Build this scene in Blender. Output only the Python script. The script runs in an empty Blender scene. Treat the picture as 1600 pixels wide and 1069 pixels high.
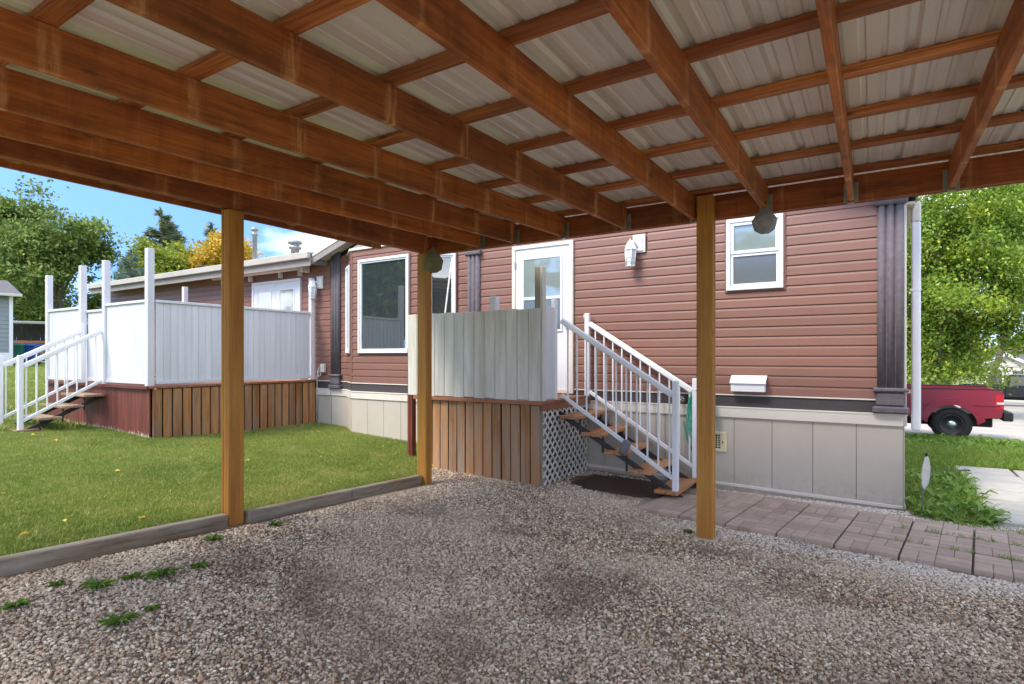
import bpy, bmesh, math, random
import numpy as np
from mathutils import Vector, Matrix

R = math.radians
scene = bpy.context.scene
C = scene.collection

# ------------------------------------------------------------------ camera, sky, sun, exposure
cam_d = bpy.data.cameras.new('camera'); cam = bpy.data.objects.new('camera', cam_d); C.objects.link(cam)
cam.location = (0, 0, 1.6); cam.rotation_euler = (R(90), 0, R(32.4))
cam_d.sensor_width = 36; cam_d.lens = 36 * 890 / 1600; cam_d.shift_y = 22.5 / 1600
cam_d.clip_start = 0.05; cam_d.clip_end = 1500
scene.camera = cam

SUN_EL, SUN_AZ = 50, 205          # azimuth clockwise from +Y: light comes from behind the camera
world = bpy.data.worlds.new('World'); scene.world = world; world.use_nodes = True
wt = world.node_tree; wt.nodes.clear()
sky = wt.nodes.new('ShaderNodeTexSky'); sky.sky_type = 'NISHITA'; sky.sun_disc = False
sky.sun_elevation = R(SUN_EL); sky.sun_rotation = R(SUN_AZ); sky.air_density = 1.0; sky.dust_density = 0.2; sky.ozone_density = 3.0
wtc = wt.nodes.new('ShaderNodeTexCoord')
wmap = wt.nodes.new('ShaderNodeMapping'); wmap.inputs['Scale'].default_value = (1.0, 1.0, 2.6); wmap.inputs['Location'].default_value = (9.0, 9.0, 1.0)
wmap.inputs['Rotation'].default_value = (0, 0, R(-14))
wn = wt.nodes.new('ShaderNodeTexNoise'); wn.inputs['Scale'].default_value = 1.6; wn.inputs['Detail'].default_value = 9; wn.inputs['Roughness'].default_value = 0.56
wr = wt.nodes.new('ShaderNodeValToRGB'); wr.color_ramp.elements[0].position = 0.45; wr.color_ramp.elements[1].position = 0.63
wr.color_ramp.elements[1].color = (0.85, 0.85, 0.85, 1)
wmix = wt.nodes.new('ShaderNodeMixRGB'); wmix.inputs[2].default_value = (8.8, 8.5, 8.1, 1)
wbg = wt.nodes.new('ShaderNodeBackground'); wbg.inputs['Strength'].default_value = 0.15
wo = wt.nodes.new('ShaderNodeOutputWorld')
L = wt.links.new
L(wtc.outputs['Generated'], wmap.inputs['Vector']); L(wmap.outputs[0], wn.inputs['Vector']); L(wn.outputs['Fac'], wr.inputs[0])
L(wr.outputs[0], wmix.inputs[0]); wtint = wt.nodes.new('ShaderNodeMixRGB'); wtint.blend_type = 'MULTIPLY'; wtint.inputs[0].default_value = 1; wtint.inputs[2].default_value = (0.70, 0.84, 0.93, 1)
wup = wt.nodes.new('ShaderNodeVectorMath'); wup.operation = 'ADD'; wup.inputs[1].default_value = (0, 0, 0.42)
wnm = wt.nodes.new('ShaderNodeVectorMath'); wnm.operation = 'NORMALIZE'
L(wtc.outputs['Generated'], wup.inputs[0]); L(wup.outputs[0], wnm.inputs[0]); L(wnm.outputs[0], sky.inputs['Vector'])
L(sky.outputs[0], wtint.inputs[1]); L(wtint.outputs[0], wmix.inputs[1]); L(wmix.outputs[0], wbg.inputs[0]); L(wbg.outputs[0], wo.inputs[0])

sun_d = bpy.data.lights.new('sun', 'SUN'); sun_d.energy = 1.35; sun_d.angle = R(20); sun_d.color = (1.0, 0.91, 0.78)
sun = bpy.data.objects.new('sun', sun_d); C.objects.link(sun)
sdir = Vector((math.sin(R(SUN_AZ)) * math.cos(R(SUN_EL)), math.cos(R(SUN_AZ)) * math.cos(R(SUN_EL)), math.sin(R(SUN_EL))))
sun.rotation_euler = sdir.to_track_quat('Z', 'Y').to_euler(); sun.location = sdir * 40
vs = scene.view_settings; vs.view_transform = 'Standard'; vs.look = 'None'; vs.exposure = 1.7; vs.gamma = 1.0; vs.use_curve_mapping = False

cy = scene.cycles; cy.max_bounces = 7; cy.diffuse_bounces = 5; cy.glossy_bounces = 3; cy.transmission_bounces = 2; cy.transparent_max_bounces = 4

# ------------------------------------------------------------------ helpers: materials
def s2l(c):
    return tuple((v / 255 / 12.92) if v / 255 <= 0.04045 else ((v / 255 + 0.055) / 1.055) ** 2.4 for v in c) + (1,)

class NT:
    def __init__(s, name):
        s.m = bpy.data.materials.new(name); s.m.use_nodes = True
        s.t = s.m.node_tree; s.b = s.t.nodes['Principled BSDF']; s.out = s.t.nodes['Material Output']
    def n(s, typ, **kw):
        nd = s.t.nodes.new('ShaderNode' + typ)
        for k, v in kw.items():
            if k in nd.inputs.keys(): s.set(nd.inputs[k], v)
            else: setattr(nd, k, v)
        return nd
    def set(s, inp, v):
        if hasattr(v, 'is_output'): s.t.links.new(v, inp)
        else: inp.default_value = v
    def coord(s, kind='Object', scale=(1, 1, 1), rnd=0.0):
        tc = s.n('TexCoord'); mp = s.n('Mapping'); mp.inputs['Scale'].default_value = scale
        s.t.links.new(tc.outputs[kind], mp.inputs['Vector'])
        if rnd:
            oi = s.n('ObjectInfo'); mu = s.n('Math', operation='MULTIPLY'); mu.inputs[1].default_value = rnd
            s.t.links.new(oi.outputs['Random'], mu.inputs[0]); s.t.links.new(mu.outputs[0], mp.inputs['Location'])
        return mp.outputs[0]
    def pos(s, scale=(1, 1, 1)):
        g = s.n('NewGeometry'); mp = s.n('Mapping'); mp.inputs['Scale'].default_value = scale
        s.t.links.new(g.outputs['Position'], mp.inputs['Vector']); return mp.outputs[0]
    def noise(s, vec, scale, detail=4, rough=0.55):
        nd = s.n('TexNoise', Scale=scale, Detail=detail, Roughness=rough, Vector=vec); return nd.outputs['Fac']
    def ramp(s, fac, stops, interp='LINEAR'):
        nd = s.n('ValToRGB'); cr = nd.color_ramp; cr.interpolation = interp
        while len(cr.elements) < len(stops): cr.elements.new(0.5)
        for e, (p, c) in zip(cr.elements, stops):
            e.position = p; e.color = c if len(c) == 4 else tuple(c) + (1,)
        s.t.links.new(fac, nd.inputs[0]); return nd.outputs[0]
    def mix(s, fac, a, b, mode='MIX'):
        nd = s.n('MixRGB', blend_type=mode); s.set(nd.inputs[0], fac); s.set(nd.inputs[1], a); s.set(nd.inputs[2], b); return nd.outputs[0]
    def math(s, op, a, b=0.0, clamp=False):
        nd = s.n('Math', operation=op); nd.use_clamp = clamp; s.set(nd.inputs[0], a); s.set(nd.inputs[1], b); return nd.outputs[0]
    def rand(s): return s.n('ObjectInfo').outputs['Random']
    def bump(s, h, strength=0.3, dist=0.01):
        nd = s.n('Bump', Strength=strength, Distance=dist, Height=h); s.t.links.new(nd.outputs[0], s.b.inputs['Normal'])
    def col(s, c): s.set(s.b.inputs['Base Color'], c)
    def rough(s, r): s.set(s.b.inputs['Roughness'], r)

BLK = (0, 0, 0, 1); WHT = (1, 1, 1, 1)

def m_plain(name, c, rough=0.5, var=0.12, nscale=6, metal=0.0, bump=0.0, spec=0.5):
    m = NT(name); c = s2l(c)
    v = m.coord('Object', rnd=20)
    n = m.noise(v, nscale, 6, 0.6)
    f = m.ramp(n, [(0.3, (1 - var,) * 3), (0.7, (1 + var * 0.4,) * 3)])
    m.col(m.mix(1.0, c, f, 'MULTIPLY')); m.rough(rough); m.b.inputs['Metallic'].default_value = metal
    m.b.inputs['Specular IOR Level'].default_value = spec
    if bump: m.bump(m.noise(v, nscale * 12, 3), bump, 0.004)
    return m.m

def m_wood(name, dark, light, rough=0.65, grey=0.0, streak=0.0, rnd_amt=0.25, knots=0.35, grain=0.55, peel=False, greycol=(150, 140, 128)):
    """grain runs along the piece's own X axis"""
    m = NT(name)
    v = m.coord('Object', (1.0, 9, 9), rnd=37)
    fine = m.noise(m.coord('Object', (2.2, 70, 70), rnd=37), 1.0, 5, 0.65)
    broad = m.noise(v, 0.9, 5, 0.6)
    c = m.mix(m.ramp(broad, [(0.32, BLK), (0.7, WHT)]), s2l(dark), s2l(light))
    c = m.mix(m.ramp(fine, [(0.38, (grain,) * 3), (0.6, BLK)]), c, tuple(x * 0.55 for x in s2l(dark)[:3]) + (1,))
    # knots
    vo = m.n('TexVoronoi', Vector=m.coord('Object', (2.3, 6.5, 6.5), rnd=91), Scale=1.0)
    k = m.ramp(vo.outputs['Distance'], [(0.03, WHT), (0.11, BLK)])
    c = m.mix(m.math('MULTIPLY', k, knots), c, tuple(x * 0.3 for x in s2l(dark)[:3]) + (1,))
    # piece to piece variation
    rv = m.ramp(m.rand(), [(0.0, (1 - rnd_amt,) * 3), (1.0, (1 + rnd_amt,) * 3)])
    c = m.mix(1.0, c, rv, 'MULTIPLY')
    if grey:
        g = m.ramp(m.noise(m.coord('Object', (0.8, 5, 5), rnd=53), 1.6, 6, 0.65), [(0.42, BLK), (0.66, WHT)])
        c = m.mix(m.math('MULTIPLY', g, grey), c, s2l(greycol))
    if streak:
        # washed-out runs below each purlin (every 0.6 m along the piece)
        sx = m.n('SeparateXYZ'); m.t.links.new(m.coord('Object'), sx.inputs[0])
        wob = m.math('MULTIPLY', m.math('SUBTRACT', m.noise(m.coord('Object', (3, 2, 10), rnd=11), 2.0, 3), 0.5), 0.12)
        p = m.math('FRACT', m.math('DIVIDE', m.math('ADD', m.math('ADD', sx.outputs[0], 38.559), wob), 0.592))
        a = m.ramp(p, [(0.43, BLK), (0.48, WHT), (0.54, WHT), (0.60, BLK)])
        b = m.ramp(m.noise(m.coord('Object', (30, 2.2, 4), rnd=77), 1.0, 5, 0.7), [(0.40, BLK), (0.66, WHT)])
        gate = m.ramp(m.noise(m.coord('Object', (0.8, 0.01, 0.01), rnd=63), 1.0, 1), [(0.36, (0.25,) * 3), (0.55, WHT)])
        c = m.mix(m.math('MULTIPLY', m.math('MULTIPLY', m.math('MULTIPLY', a, b), gate), streak), c, s2l((222, 164, 112)))
        run = m.ramp(m.noise(m.coord('Object', (9, 1.0, 3), rnd=31), 1.0, 5, 0.7), [(0.50, BLK), (0.70, WHT)])
        c = m.mix(m.math('MULTIPLY', run, 0.38), c, s2l((84, 38, 18)))
        d = m.ramp(m.noise(m.coord('Object', (1.2, 5, 5), rnd=29), 1.3, 5, 0.7), [(0.50, BLK), (0.68, WHT)])
        c = m.mix(m.math('MULTIPLY', d, 0.6), c, s2l((66, 30, 16)))
    if peel:   # paint flaking off the lower ends, bare pale wood showing
        px_ = m.n('SeparateXYZ'); m.t.links.new(m.coord('Object'), px_.inputs[0])
        fl = m.noise(m.coord('Object', (7, 45, 1), rnd=19), 1.0, 5, 0.7)
        edge = m.math('ADD', m.math('MULTIPLY', px_.outputs[0], 2.2), m.math('MULTIPLY', fl, -1.0))
        c = m.mix(m.ramp(m.math('ADD', edge, 2.0), [(0.78, WHT), (0.83, BLK)]), c, s2l((196, 182, 168)))
    m.col(c); m.rough(rough)
    m.bump(fine, 0.35, 0.004)
    return m.m

M = {}
M['joist'] = m_wood('stained_joist', (146, 76, 30), (208, 122, 54), 0.6, streak=1.0, grain=0.5, knots=0.8)
M['purlin'] = m_wood('stained_purlin', (140, 72, 32), (218, 144, 80), 0.6, rnd_amt=0.3, knots=0.9, grain=0.75)
M['beam'] = m_wood('stained_beam', (134, 66, 28), (186, 102, 46), 0.62, streak=0.6, grain=0.5)
M['post'] = m_wood('golden_post', (172, 112, 36), (206, 146, 58), 0.55, rnd_amt=0.12, grain=0.35, knots=0.5)
M['plank'] = m_wood('cedar_plank', (168, 112, 66), (206, 154, 102), 0.7, grey=0.7, rnd_amt=0.22)
M['plank2'] = m_wood('cedar_skirt_plank', (160, 100, 50), (204, 146, 86), 0.7, grey=0.55, rnd_amt=0.28)
M['rim'] = m_wood('deck_rim_wood', (136, 80, 50), (174, 112, 72), 0.65, grey=0.3)
M['tread'] = m_wood('tread_wood', (170, 110, 66), (212, 156, 104), 0.65, grey=0.25, rnd_amt=0.15)
M['tread_old'] = m_wood('old_tread_wood', (128, 98, 72), (176, 146, 112), 0.75, grey=0.7)
M['kerb'] = m_wood('weathered_kerb', (104, 88, 68), (166, 146, 118), 0.85, grey=0.85, greycol=(168, 160, 146), knots=0.5)
M['redboard'] = m_wood('red_painted_board', (106, 54, 45), (130, 70, 57), 0.6, rnd_amt=0.12, knots=0.0, peel=True)
M['redpost'] = m_wood('red_brown_post', (98, 46, 36), (124, 62, 46), 0.6, rnd_amt=0.1, knots=0.1)
M['whiteboard'] = m_wood('white_painted_board', (208, 209, 214), (222, 223, 228), 0.55, rnd_amt=0.04, knots=0.02, grain=0.05)
M['worn_white'] = m_wood('worn_white_board', (206, 203, 194), (230, 228, 220), 0.7, grey=0.5, rnd_amt=0.05, knots=0.12, grain=0.12, greycol=(180, 174, 162))
M['greywood'] = m_wood('bare_grey_wood', (140, 132, 118), (178, 170, 152), 0.8, rnd_amt=0.1)
M['lattice'] = m_plain('lattice_white', (214, 210, 200), 0.75, 0.25, 9)
M['white_metal'] = m_plain('white_metal', (236, 237, 240), 0.35, 0.05, 4)
M['vinyl_white'] = m_plain('white_vinyl', (232, 234, 238), 0.4, 0.06, 3)
M['white_door'] = m_plain('white_door', (228, 232, 240), 0.4, 0.04, 2)
M['dark_steel'] = m_plain('dark_steel', (58, 50, 46), 0.55, 0.3, 9)
M['galv'] = m_plain('galvanised_steel', (168, 168, 164), 0.42, 0.25, 14, metal=0.8)
M['charcoal'] = m_plain('charcoal_textured', (108, 100, 106), 0.85, 0.25, 16, bump=0.8)
M['band'] = m_plain('charcoal_band', (72, 66, 68), 0.75, 0.15, 8)
M['cream'] = m_plain('cream_trim', (222, 214, 202), 0.55, 0.08, 3)
M['hose'] = m_plain('teal_hose', (56, 168, 142), 0.4, 0.1, 8)
M['vent'] = m_plain('cream_vent', (226, 214, 176), 0.55, 0.1, 6)
M['black'] = m_plain('matt_black', (22, 22, 23), 0.6, 0.2, 8)
M['rubber'] = m_plain('tyre_rubber', (34, 33, 33), 0.85, 0.25, 12, bump=0.3)
M['olive'] = m_plain('olive_cloth', (118, 114, 86), 0.9, 0.3, 14, bump=0.4)
M['greycloth'] = m_plain('grey_cloth', (150, 150, 160), 0.9, 0.25, 14, bump=0.4)
M['cord'] = m_plain('dark_cord', (64, 44, 36), 0.9, 0.2)
M['concrete'] = m_plain('concrete', (190, 184, 172), 0.9, 0.18, 5, bump=0.4)
M['greyplastic'] = m_plain('grey_plastic', (112, 112, 116), 0.5, 0.1)
M['gutter'] = m_plain('taupe_gutter', (190, 182, 172), 0.5, 0.1, 3)
M['roofing'] = m_plain('grey_roofing', (150, 146, 142), 0.6, 0.15, 3)
M['shingle'] = m_plain('dark_shingles', (104, 100, 102), 0.9, 0.25, 6, bump=0.5)
M['fascia'] = m_plain('taupe_fascia', (150, 142, 138), 0.6, 0.1, 3)
M['soffit'] = m_plain('pale_soffit', (214, 208, 200), 0.7, 0.06, 2)
M['greysiding'] = m_plain('grey_siding', (140, 148, 152), 0.6, 0.08, 2)
M['beigesiding'] = m_plain('beige_siding', (204, 200, 190), 0.65, 0.08, 2)
M['binblue'] = m_plain('blue_bin', (34, 72, 158), 0.45, 0.12)
M['bingreen'] = m_plain('green_bin', (26, 104, 82), 0.45, 0.12)
M['lampglass'] = m_plain('ribbed_lamp_glass', (206, 212, 212), 0.15, 0.12, 30)
M['wallgrey'] = m_plain('brass_plate', (206, 190, 160), 0.4, 0.1)
M['chrome'] = m_plain('wheel_chrome', (190, 190, 192), 0.25, 0.2, 12, metal=0.9)
M['rim_dark'] = m_plain('wheel_dark', (74, 72, 74), 0.4, 0.2, 12, metal=0.5)
M['taillight'] = m_plain('tail_light_red', (190, 26, 40), 0.2, 0.1)
M['bark'] = m_plain('bark', (112, 100, 86), 0.95, 0.4, 8, bump=0.8)
M['darkwood'] = m_plain('dark_shed_wood', (92, 90, 90), 0.85, 0.3, 5)
M['blind'] = m_plain('window_blind', (206, 212, 206), 0.6, 0.1, 5)

def m_siding():
    m = NT('red_brown_vinyl_siding')
    v = m.coord('Object', (1, 1, 1), rnd=50)
    g = m.noise(m.coord('Object', (3, 60, 140), rnd=50), 1.0, 4, 0.6)
    b = m.noise(v, 1.2, 4, 0.6)
    c = m.mix(b, s2l((124, 87, 75)), s2l((140, 101, 88)))
    c = m.mix(m.math('MULTIPLY', m.ramp(g, [(0.4, WHT), (0.62, BLK)]), 0.16), c, s2l((120, 70, 58)))
    rv = m.ramp(m.rand(), [(0, (0.95,) * 3), (1, (1.05,) * 3)])
    m.col(m.mix(1.0, c, rv, 'MULTIPLY')); m.rough(0.48); m.bump(g, 0.12, 0.002)
    return m.m
M['siding'] = m_siding()

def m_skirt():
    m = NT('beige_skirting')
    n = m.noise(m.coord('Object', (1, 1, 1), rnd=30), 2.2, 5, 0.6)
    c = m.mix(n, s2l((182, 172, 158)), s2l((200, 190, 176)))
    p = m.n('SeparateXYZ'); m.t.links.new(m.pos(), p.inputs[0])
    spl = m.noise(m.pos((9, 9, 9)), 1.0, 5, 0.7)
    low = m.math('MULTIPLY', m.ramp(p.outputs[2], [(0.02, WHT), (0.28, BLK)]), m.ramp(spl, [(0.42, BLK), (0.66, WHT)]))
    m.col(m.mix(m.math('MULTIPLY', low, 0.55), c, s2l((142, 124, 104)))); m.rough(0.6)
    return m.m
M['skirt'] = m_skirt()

def m_sheet():
    m = NT('galvanised_roof_sheet')
    n = m.noise(m.coord('Object', (1, 0.6, 1), rnd=20), 1.7, 5, 0.6)
    st = m.noise(m.coord('Object', (14, 0.5, 1), rnd=20), 1.0, 5, 0.65)
    c = m.mix(n, s2l((222, 219, 211)), s2l((238, 235, 228)))
    c = m.mix(m.math('MULTIPLY', m.ramp(st, [(0.5, BLK), (0.7, WHT)]), 0.35), c, s2l((148, 142, 134)))
    m.col(c); m.rough(m.ramp(n, [(0.3, (0.38,) * 3), (0.7, (0.5,) * 3)])); m.b.inputs['Metallic'].default_value = 0.15
    return m.m
M['sheet'] = m_sheet()

def m_glass(name, c, rough=0.02):
    m = NT(name); m.col(s2l(c)); m.rough(rough); m.b.inputs['Specular IOR Level'].default_value = 1.0; m.b.inputs['IOR'].default_value = 1.9
    n = m.noise(m.coord('Object', (1, 1, 1), rnd=9), 2.0, 2); m.bump(n, 0.02, 0.02)
    return m.m
M['glass'] = m_glass('window_glass', (54, 62, 64))
M['glass_pale'] = m_glass('curtained_glass', (138, 150, 148), 0.05)
M['screen_glass'] = m_glass('insect_screen_glass', (92, 100, 104), 0.25)

def m_paint(name, c):
    m = NT(name); m.col(s2l(c)); m.rough(0.32); m.b.inputs['Coat Weight'].default_value = 0.6; m.b.inputs['Coat Roughness'].default_value = 0.08
    n = m.noise(m.coord('Object'), 3, 5); m.rough(m.ramp(n, [(0.3, (0.25,) * 3), (0.7, (0.45,) * 3)]))
    return m.m
M['redpaint'] = m_paint('dark_red_car_paint', (132, 14, 46))
M['blackpaint'] = m_paint('black_car_paint', (20, 21, 26))

def m_leaf(name, c1, c2, c3=None, rnd=True):
    m = NT(name)
    n = m.noise(m.pos(), 0.9, 3, 0.6)
    at = m.n('Attribute'); at.attribute_name = 'tint'
    c = m.mix(m.ramp(n, [(0.35, BLK), (0.65, WHT)]), s2l(c1), s2l(c2))
    if c3: c = m.mix(m.ramp(at.outputs['Fac'], [(0.72, BLK), (0.9, WHT)]), c, s2l(c3))
    c = m.mix(1.0, c, m.ramp(at.outputs['Fac'], [(0, (0.7,) * 3), (1, (1.25,) * 3)]), 'MULTIPLY')
    m.col(c); m.rough(0.55)
    tr = m.n('BsdfTranslucent'); m.set(tr.inputs['Color'], c)
    mx = m.n('MixShader'); mx.inputs[0].default_value = 0.35
    m.t.links.new(m.b.outputs[0], mx.inputs[1]); m.t.links.new(tr.outputs[0], mx.inputs[2]); m.t.links.new(mx.outputs[0], m.out.inputs['Surface'])
    return m.m
M['leaf_green'] = m_leaf('green_leaves', (88, 114, 50), (132, 154, 72), (156, 164, 78))
M['leaf_bright'] = m_leaf('bright_green_leaves', (104, 138, 40), (146, 172, 62), (186, 188, 66))
M['leaf_lime'] = m_leaf('lime_leaves', (120, 142, 44), (162, 172, 62), (190, 180, 60))
M['leaf_yellow'] = m_leaf('yellow_leaves', (188, 160, 44), (214, 178, 60), (226, 196, 90))
M['needle'] = m_leaf('spruce_needles', (96, 120, 106), (130, 150, 132))
M['needle2'] = m_leaf('olive_needles', (104, 116, 82), (134, 142, 104))
M['weed'] = m_leaf('weed_leaves', (94, 134, 44), (134, 168, 66))

def m_blade(name, c1, c2, c3):
    m = NT(name)
    n = m.noise(m.pos(), 0.55, 5, 0.6)
    c = m.mix(m.ramp(n, [(0.36, BLK), (0.64, WHT)]), s2l(c1), s2l(c2))
    c = m.mix(m.ramp(m.rand(), [(0.75, BLK), (1.0, (0.8,) * 3)]), c, s2l(c3))
    c = m.mix(m.math('MULTIPLY', m.ramp(m.noise(m.pos(), 1.7, 5, 0.65), [(0.5, BLK), (0.72, WHT)]), 0.55), c, s2l(c3))
    m.col(c); m.rough(0.6)
    tr = m.n('BsdfTranslucent'); m.set(tr.inputs['Color'], c)
    mx = m.n('MixShader'); mx.inputs[0].default_value = 0.3
    m.t.links.new(m.b.outputs[0], mx.inputs[1]); m.t.links.new(tr.outputs[0], mx.inputs[2]); m.t.links.new(mx.outputs[0], m.out.inputs['Surface'])
    return m.m
M['blade'] = m_blade('lawn_blades', (120, 144, 56), (152, 166, 76), (192, 184, 116))
M['blade_wild'] = m_blade('wild_grass_blades', (98, 136, 40), (136, 164, 58), (178, 174, 90))

def m_ground(name, c1, c2, scale, bump=0.5):
    m = NT(name); p = m.pos()
    n = m.noise(p, scale, 8, 0.65)
    c = m.mix(m.ramp(n, [(0.3, BLK), (0.7, WHT)]), s2l(c1), s2l(c2)); m.col(c); m.rough(0.95); m.bump(m.noise(p, scale * 14, 4, 0.7), bump, 0.02)
    return m.m
M['turf'] = m_ground('turf', (104, 122, 52), (134, 144, 68), 1.4)
M['terrain'] = m_ground('rough_grassland', (96, 112, 56), (132, 134, 78), 0.5)
M['street'] = m_ground('pale_gravel_street', (168, 158, 146), (190, 182, 170), 1.2)

def patch_mask(m):
    """light crushed tracks and dark damp patches across the drive, in world metres"""
    p = m.pos((0.5, 0.95, 0)); a = m.noise(p, 1.0, 4, 0.6)
    return m.ramp(a, [(0.44, BLK), (0.60, WHT)])
def soil_mask(m):
    """bare wet soil under the stair by the landing"""
    sx = m.n('SeparateXYZ'); m.t.links.new(m.pos(), sx.inputs[0])
    dx = m.math('DIVIDE', m.math('ADD', sx.outputs[0], 2.55), 0.8); dy = m.math('DIVIDE', m.math('SUBTRACT', sx.outputs[1], 6.55), 0.62)
    d = m.math('SQRT', m.math('ADD', m.math('MULTIPLY', dx, dx), m.math('MULTIPLY', dy, dy)))
    d = m.math('ADD', d, m.math('MULTIPLY', m.math('SUBTRACT', m.noise(m.pos(), 5, 4), 0.5), 0.7))
    return m.ramp(d, [(0.75, WHT), (1.05, BLK)])

def m_gravelbed():
    m = NT('gravel_bed'); p = m.pos()
    n = m.noise(p, 90, 4, 0.7)
    c = m.mix(n, s2l((122, 104, 88)), s2l((172, 154, 134)))
    c = m.mix(m.math('MULTIPLY', patch_mask(m), 0.6), c, s2l((176, 162, 144)))
    c = m.mix(soil_mask(m), c, s2l((88, 70, 54)))
    m.col(c); m.rough(0.95); m.bump(n, 0.8, 0.01)
    return m.m
M['gravelbed'] = m_gravelbed()
def m_pebble():
    m = NT('pebble')
    c = m.ramp(m.rand(), [(0.0, s2l((84, 74, 66))), (0.16, s2l((116, 102, 90))), (0.36, s2l((160, 144, 124))), (0.56, s2l((186, 170, 150))), (0.72, s2l((192, 174, 150))), (0.78, s2l((184, 144, 116))), (0.86, s2l((206, 194, 176))), (0.96, s2l((230, 222, 208)))])
    oi = m.n('ObjectInfo'); mp = m.n('Mapping'); mp.inputs['Scale'].default_value = (0.5, 0.95, 0); m.t.links.new(oi.outputs['Location'], mp.inputs[0])
    a = m.ramp(m.noise(mp.outputs[0], 1.0, 4, 0.6), [(0.44, BLK), (0.60, WHT)])
    c = m.mix(m.math('MULTIPLY', a, 0.5), c, s2l((204, 192, 174)))
    mp2 = m.n('Mapping'); mp2.inputs['Scale'].default_value = (0.8, 1.1, 0); mp2.inputs['Location'].default_value = (7, 3, 0); m.t.links.new(oi.outputs['Location'], mp2.inputs[0])
    sp = m.n('SeparateXYZ'); m.t.links.new(oi.outputs['Location'], sp.inputs[0])
    vv = m.math('ADD', m.math('MULTIPLY', m.math('ADD', sp.outputs[0], 2.06), .125), m.math('MULTIPLY', m.math('SUBTRACT', sp.outputs[1], 5.665), .992))
    vv = m.math('ADD', vv, m.math('MULTIPLY', m.math('SUBTRACT', m.noise(mp.outputs[0], 3.0, 4), 0.5), 0.5))
    strip = m.math('MULTIPLY', m.ramp(m.math('ADD', vv, 1.0), [(0.55, BLK), (0.8, WHT)]), m.ramp(m.math('DIVIDE', m.math('ADD', sp.outputs[0], 2.2), 3.0), [(0.15, BLK), (0.4, WHT)]))
    c = m.mix(m.math('MULTIPLY', strip, 0.6), c, s2l((214, 208, 200)))
    dk = m.ramp(m.noise(mp2.outputs[0], 1.0, 4, 0.65), [(0.50, BLK), (0.66, WHT)])
    c = m.mix(m.math('MULTIPLY', dk, 0.55), c, s2l((100, 80, 64)))
    c = m.mix(1.0, c, (1.2, 1.18, 1.14, 1), 'MULTIPLY')
    m.col(c); m.rough(0.8)
    return m.m
M['pebble'] = m_pebble()
def m_paver():
    m = NT('pink_grey_paver'); v = m.coord('Object', rnd=60)
    n = m.noise(v, 9, 6, 0.65); c = m.mix(n, s2l((162, 138, 124)), s2l((196, 174, 158)))
    rv = m.ramp(m.rand(), [(0, (0.84,) * 3), (1, (1.1,) * 3)]); c = m.mix(1, c, rv, 'MULTIPLY')
    st = m.ramp(m.noise(m.pos(), 2.1, 5, 0.6), [(0.5, BLK), (0.72, WHT)]); c = m.mix(m.math('MULTIPLY', st, 0.4), c, s2l((128, 112, 102)))
    m.col(c); m.rough(0.9); m.bump(m.noise(v, 70, 4, 0.7), 0.4, 0.004)
    return m.m
M['paver'] = m_paver()

# ------------------------------------------------------------------ helpers: geometry and objects
W = {}
def mesh_from(bm, name='m'):
    me = bpy.data.meshes.new(name); bm.to_mesh(me); bm.free(); return me
def link(name, me, mat=None, parent=None, mw=None):
    o = bpy.data.objects.new(name, me); C.objects.link(o)
    mw = mw or Matrix(); W[o.name] = mw
    if me is not None and mat is not None and not me.materials: me.materials.append(M[mat] if isinstance(mat, str) else mat)
    if parent is not None:
        o.parent = parent; o.matrix_basis = W[parent.name].inverted() @ mw
    else: o.matrix_basis = mw
    return o
def tag(o, label=None, cat=None, group=None, kind=None):
    for k, v in (('label', label), ('category', cat), ('group', group), ('kind', kind)):
        if v: o[k] = v
    return o
def thing(name, label, cat, loc=(0, 0, 0), rz=0, group=None):
    o = link(name, None, None, None, Matrix.Translation(loc) @ Matrix.Rotation(rz, 4, 'Z')); o.empty_display_size = 0.1
    return tag(o, label, cat, group)

_cache = {}
def box_me(a, b, c, bev, mat):
    key = (round(a, 3), round(b, 3), round(c, 3), bev, mat)
    if key in _cache: return _cache[key]
    bm = bmesh.new(); bmesh.ops.create_cube(bm, size=1.0); bmesh.ops.scale(bm, vec=(a, b, c), verts=bm.verts)
    if bev: bmesh.ops.bevel(bm, geom=bm.edges[:], offset=min(bev, 0.3 * min(a, b, c)), segments=1, affect='EDGES')
    me = mesh_from(bm, 'box'); me.materials.append(M[mat]); _cache[key] = me; return me
def box(name, parent, mat, x0, x1, y0, y1, z0, z1, bev=0.003, frame=None):
    """axis-aligned box; frame = extra matrix (local frame of a rotated thing)"""
    mw = Matrix.Translation(((x0 + x1) / 2, (y0 + y1) / 2, (z0 + z1) / 2))
    if frame is not None: mw = frame @ mw
    return link(name, box_me(x1 - x0, y1 - y0, z1 - z0, bev, mat), None, parent, mw)
def plank(name, parent, mat, p0, p1, w, t, face=(0, 0, 1), bev=0.003, frame=None):
    """length along local X; local Z = face normal (thickness t); local Y = width w"""
    p0, p1 = Vector(p0), Vector(p1); x = (p1 - p0); ln = x.length; x.normalize()
    z = Vector(face); z = (z - x * z.dot(x)).normalized(); y = z.cross(x)
    m = Matrix((x, y, z)).transposed().to_4x4(); m.translation = (p0 + p1) / 2
    if frame is not None: m = frame @ m
    return link(name, box_me(ln, w, t, bev, mat), None, parent, m)
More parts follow.
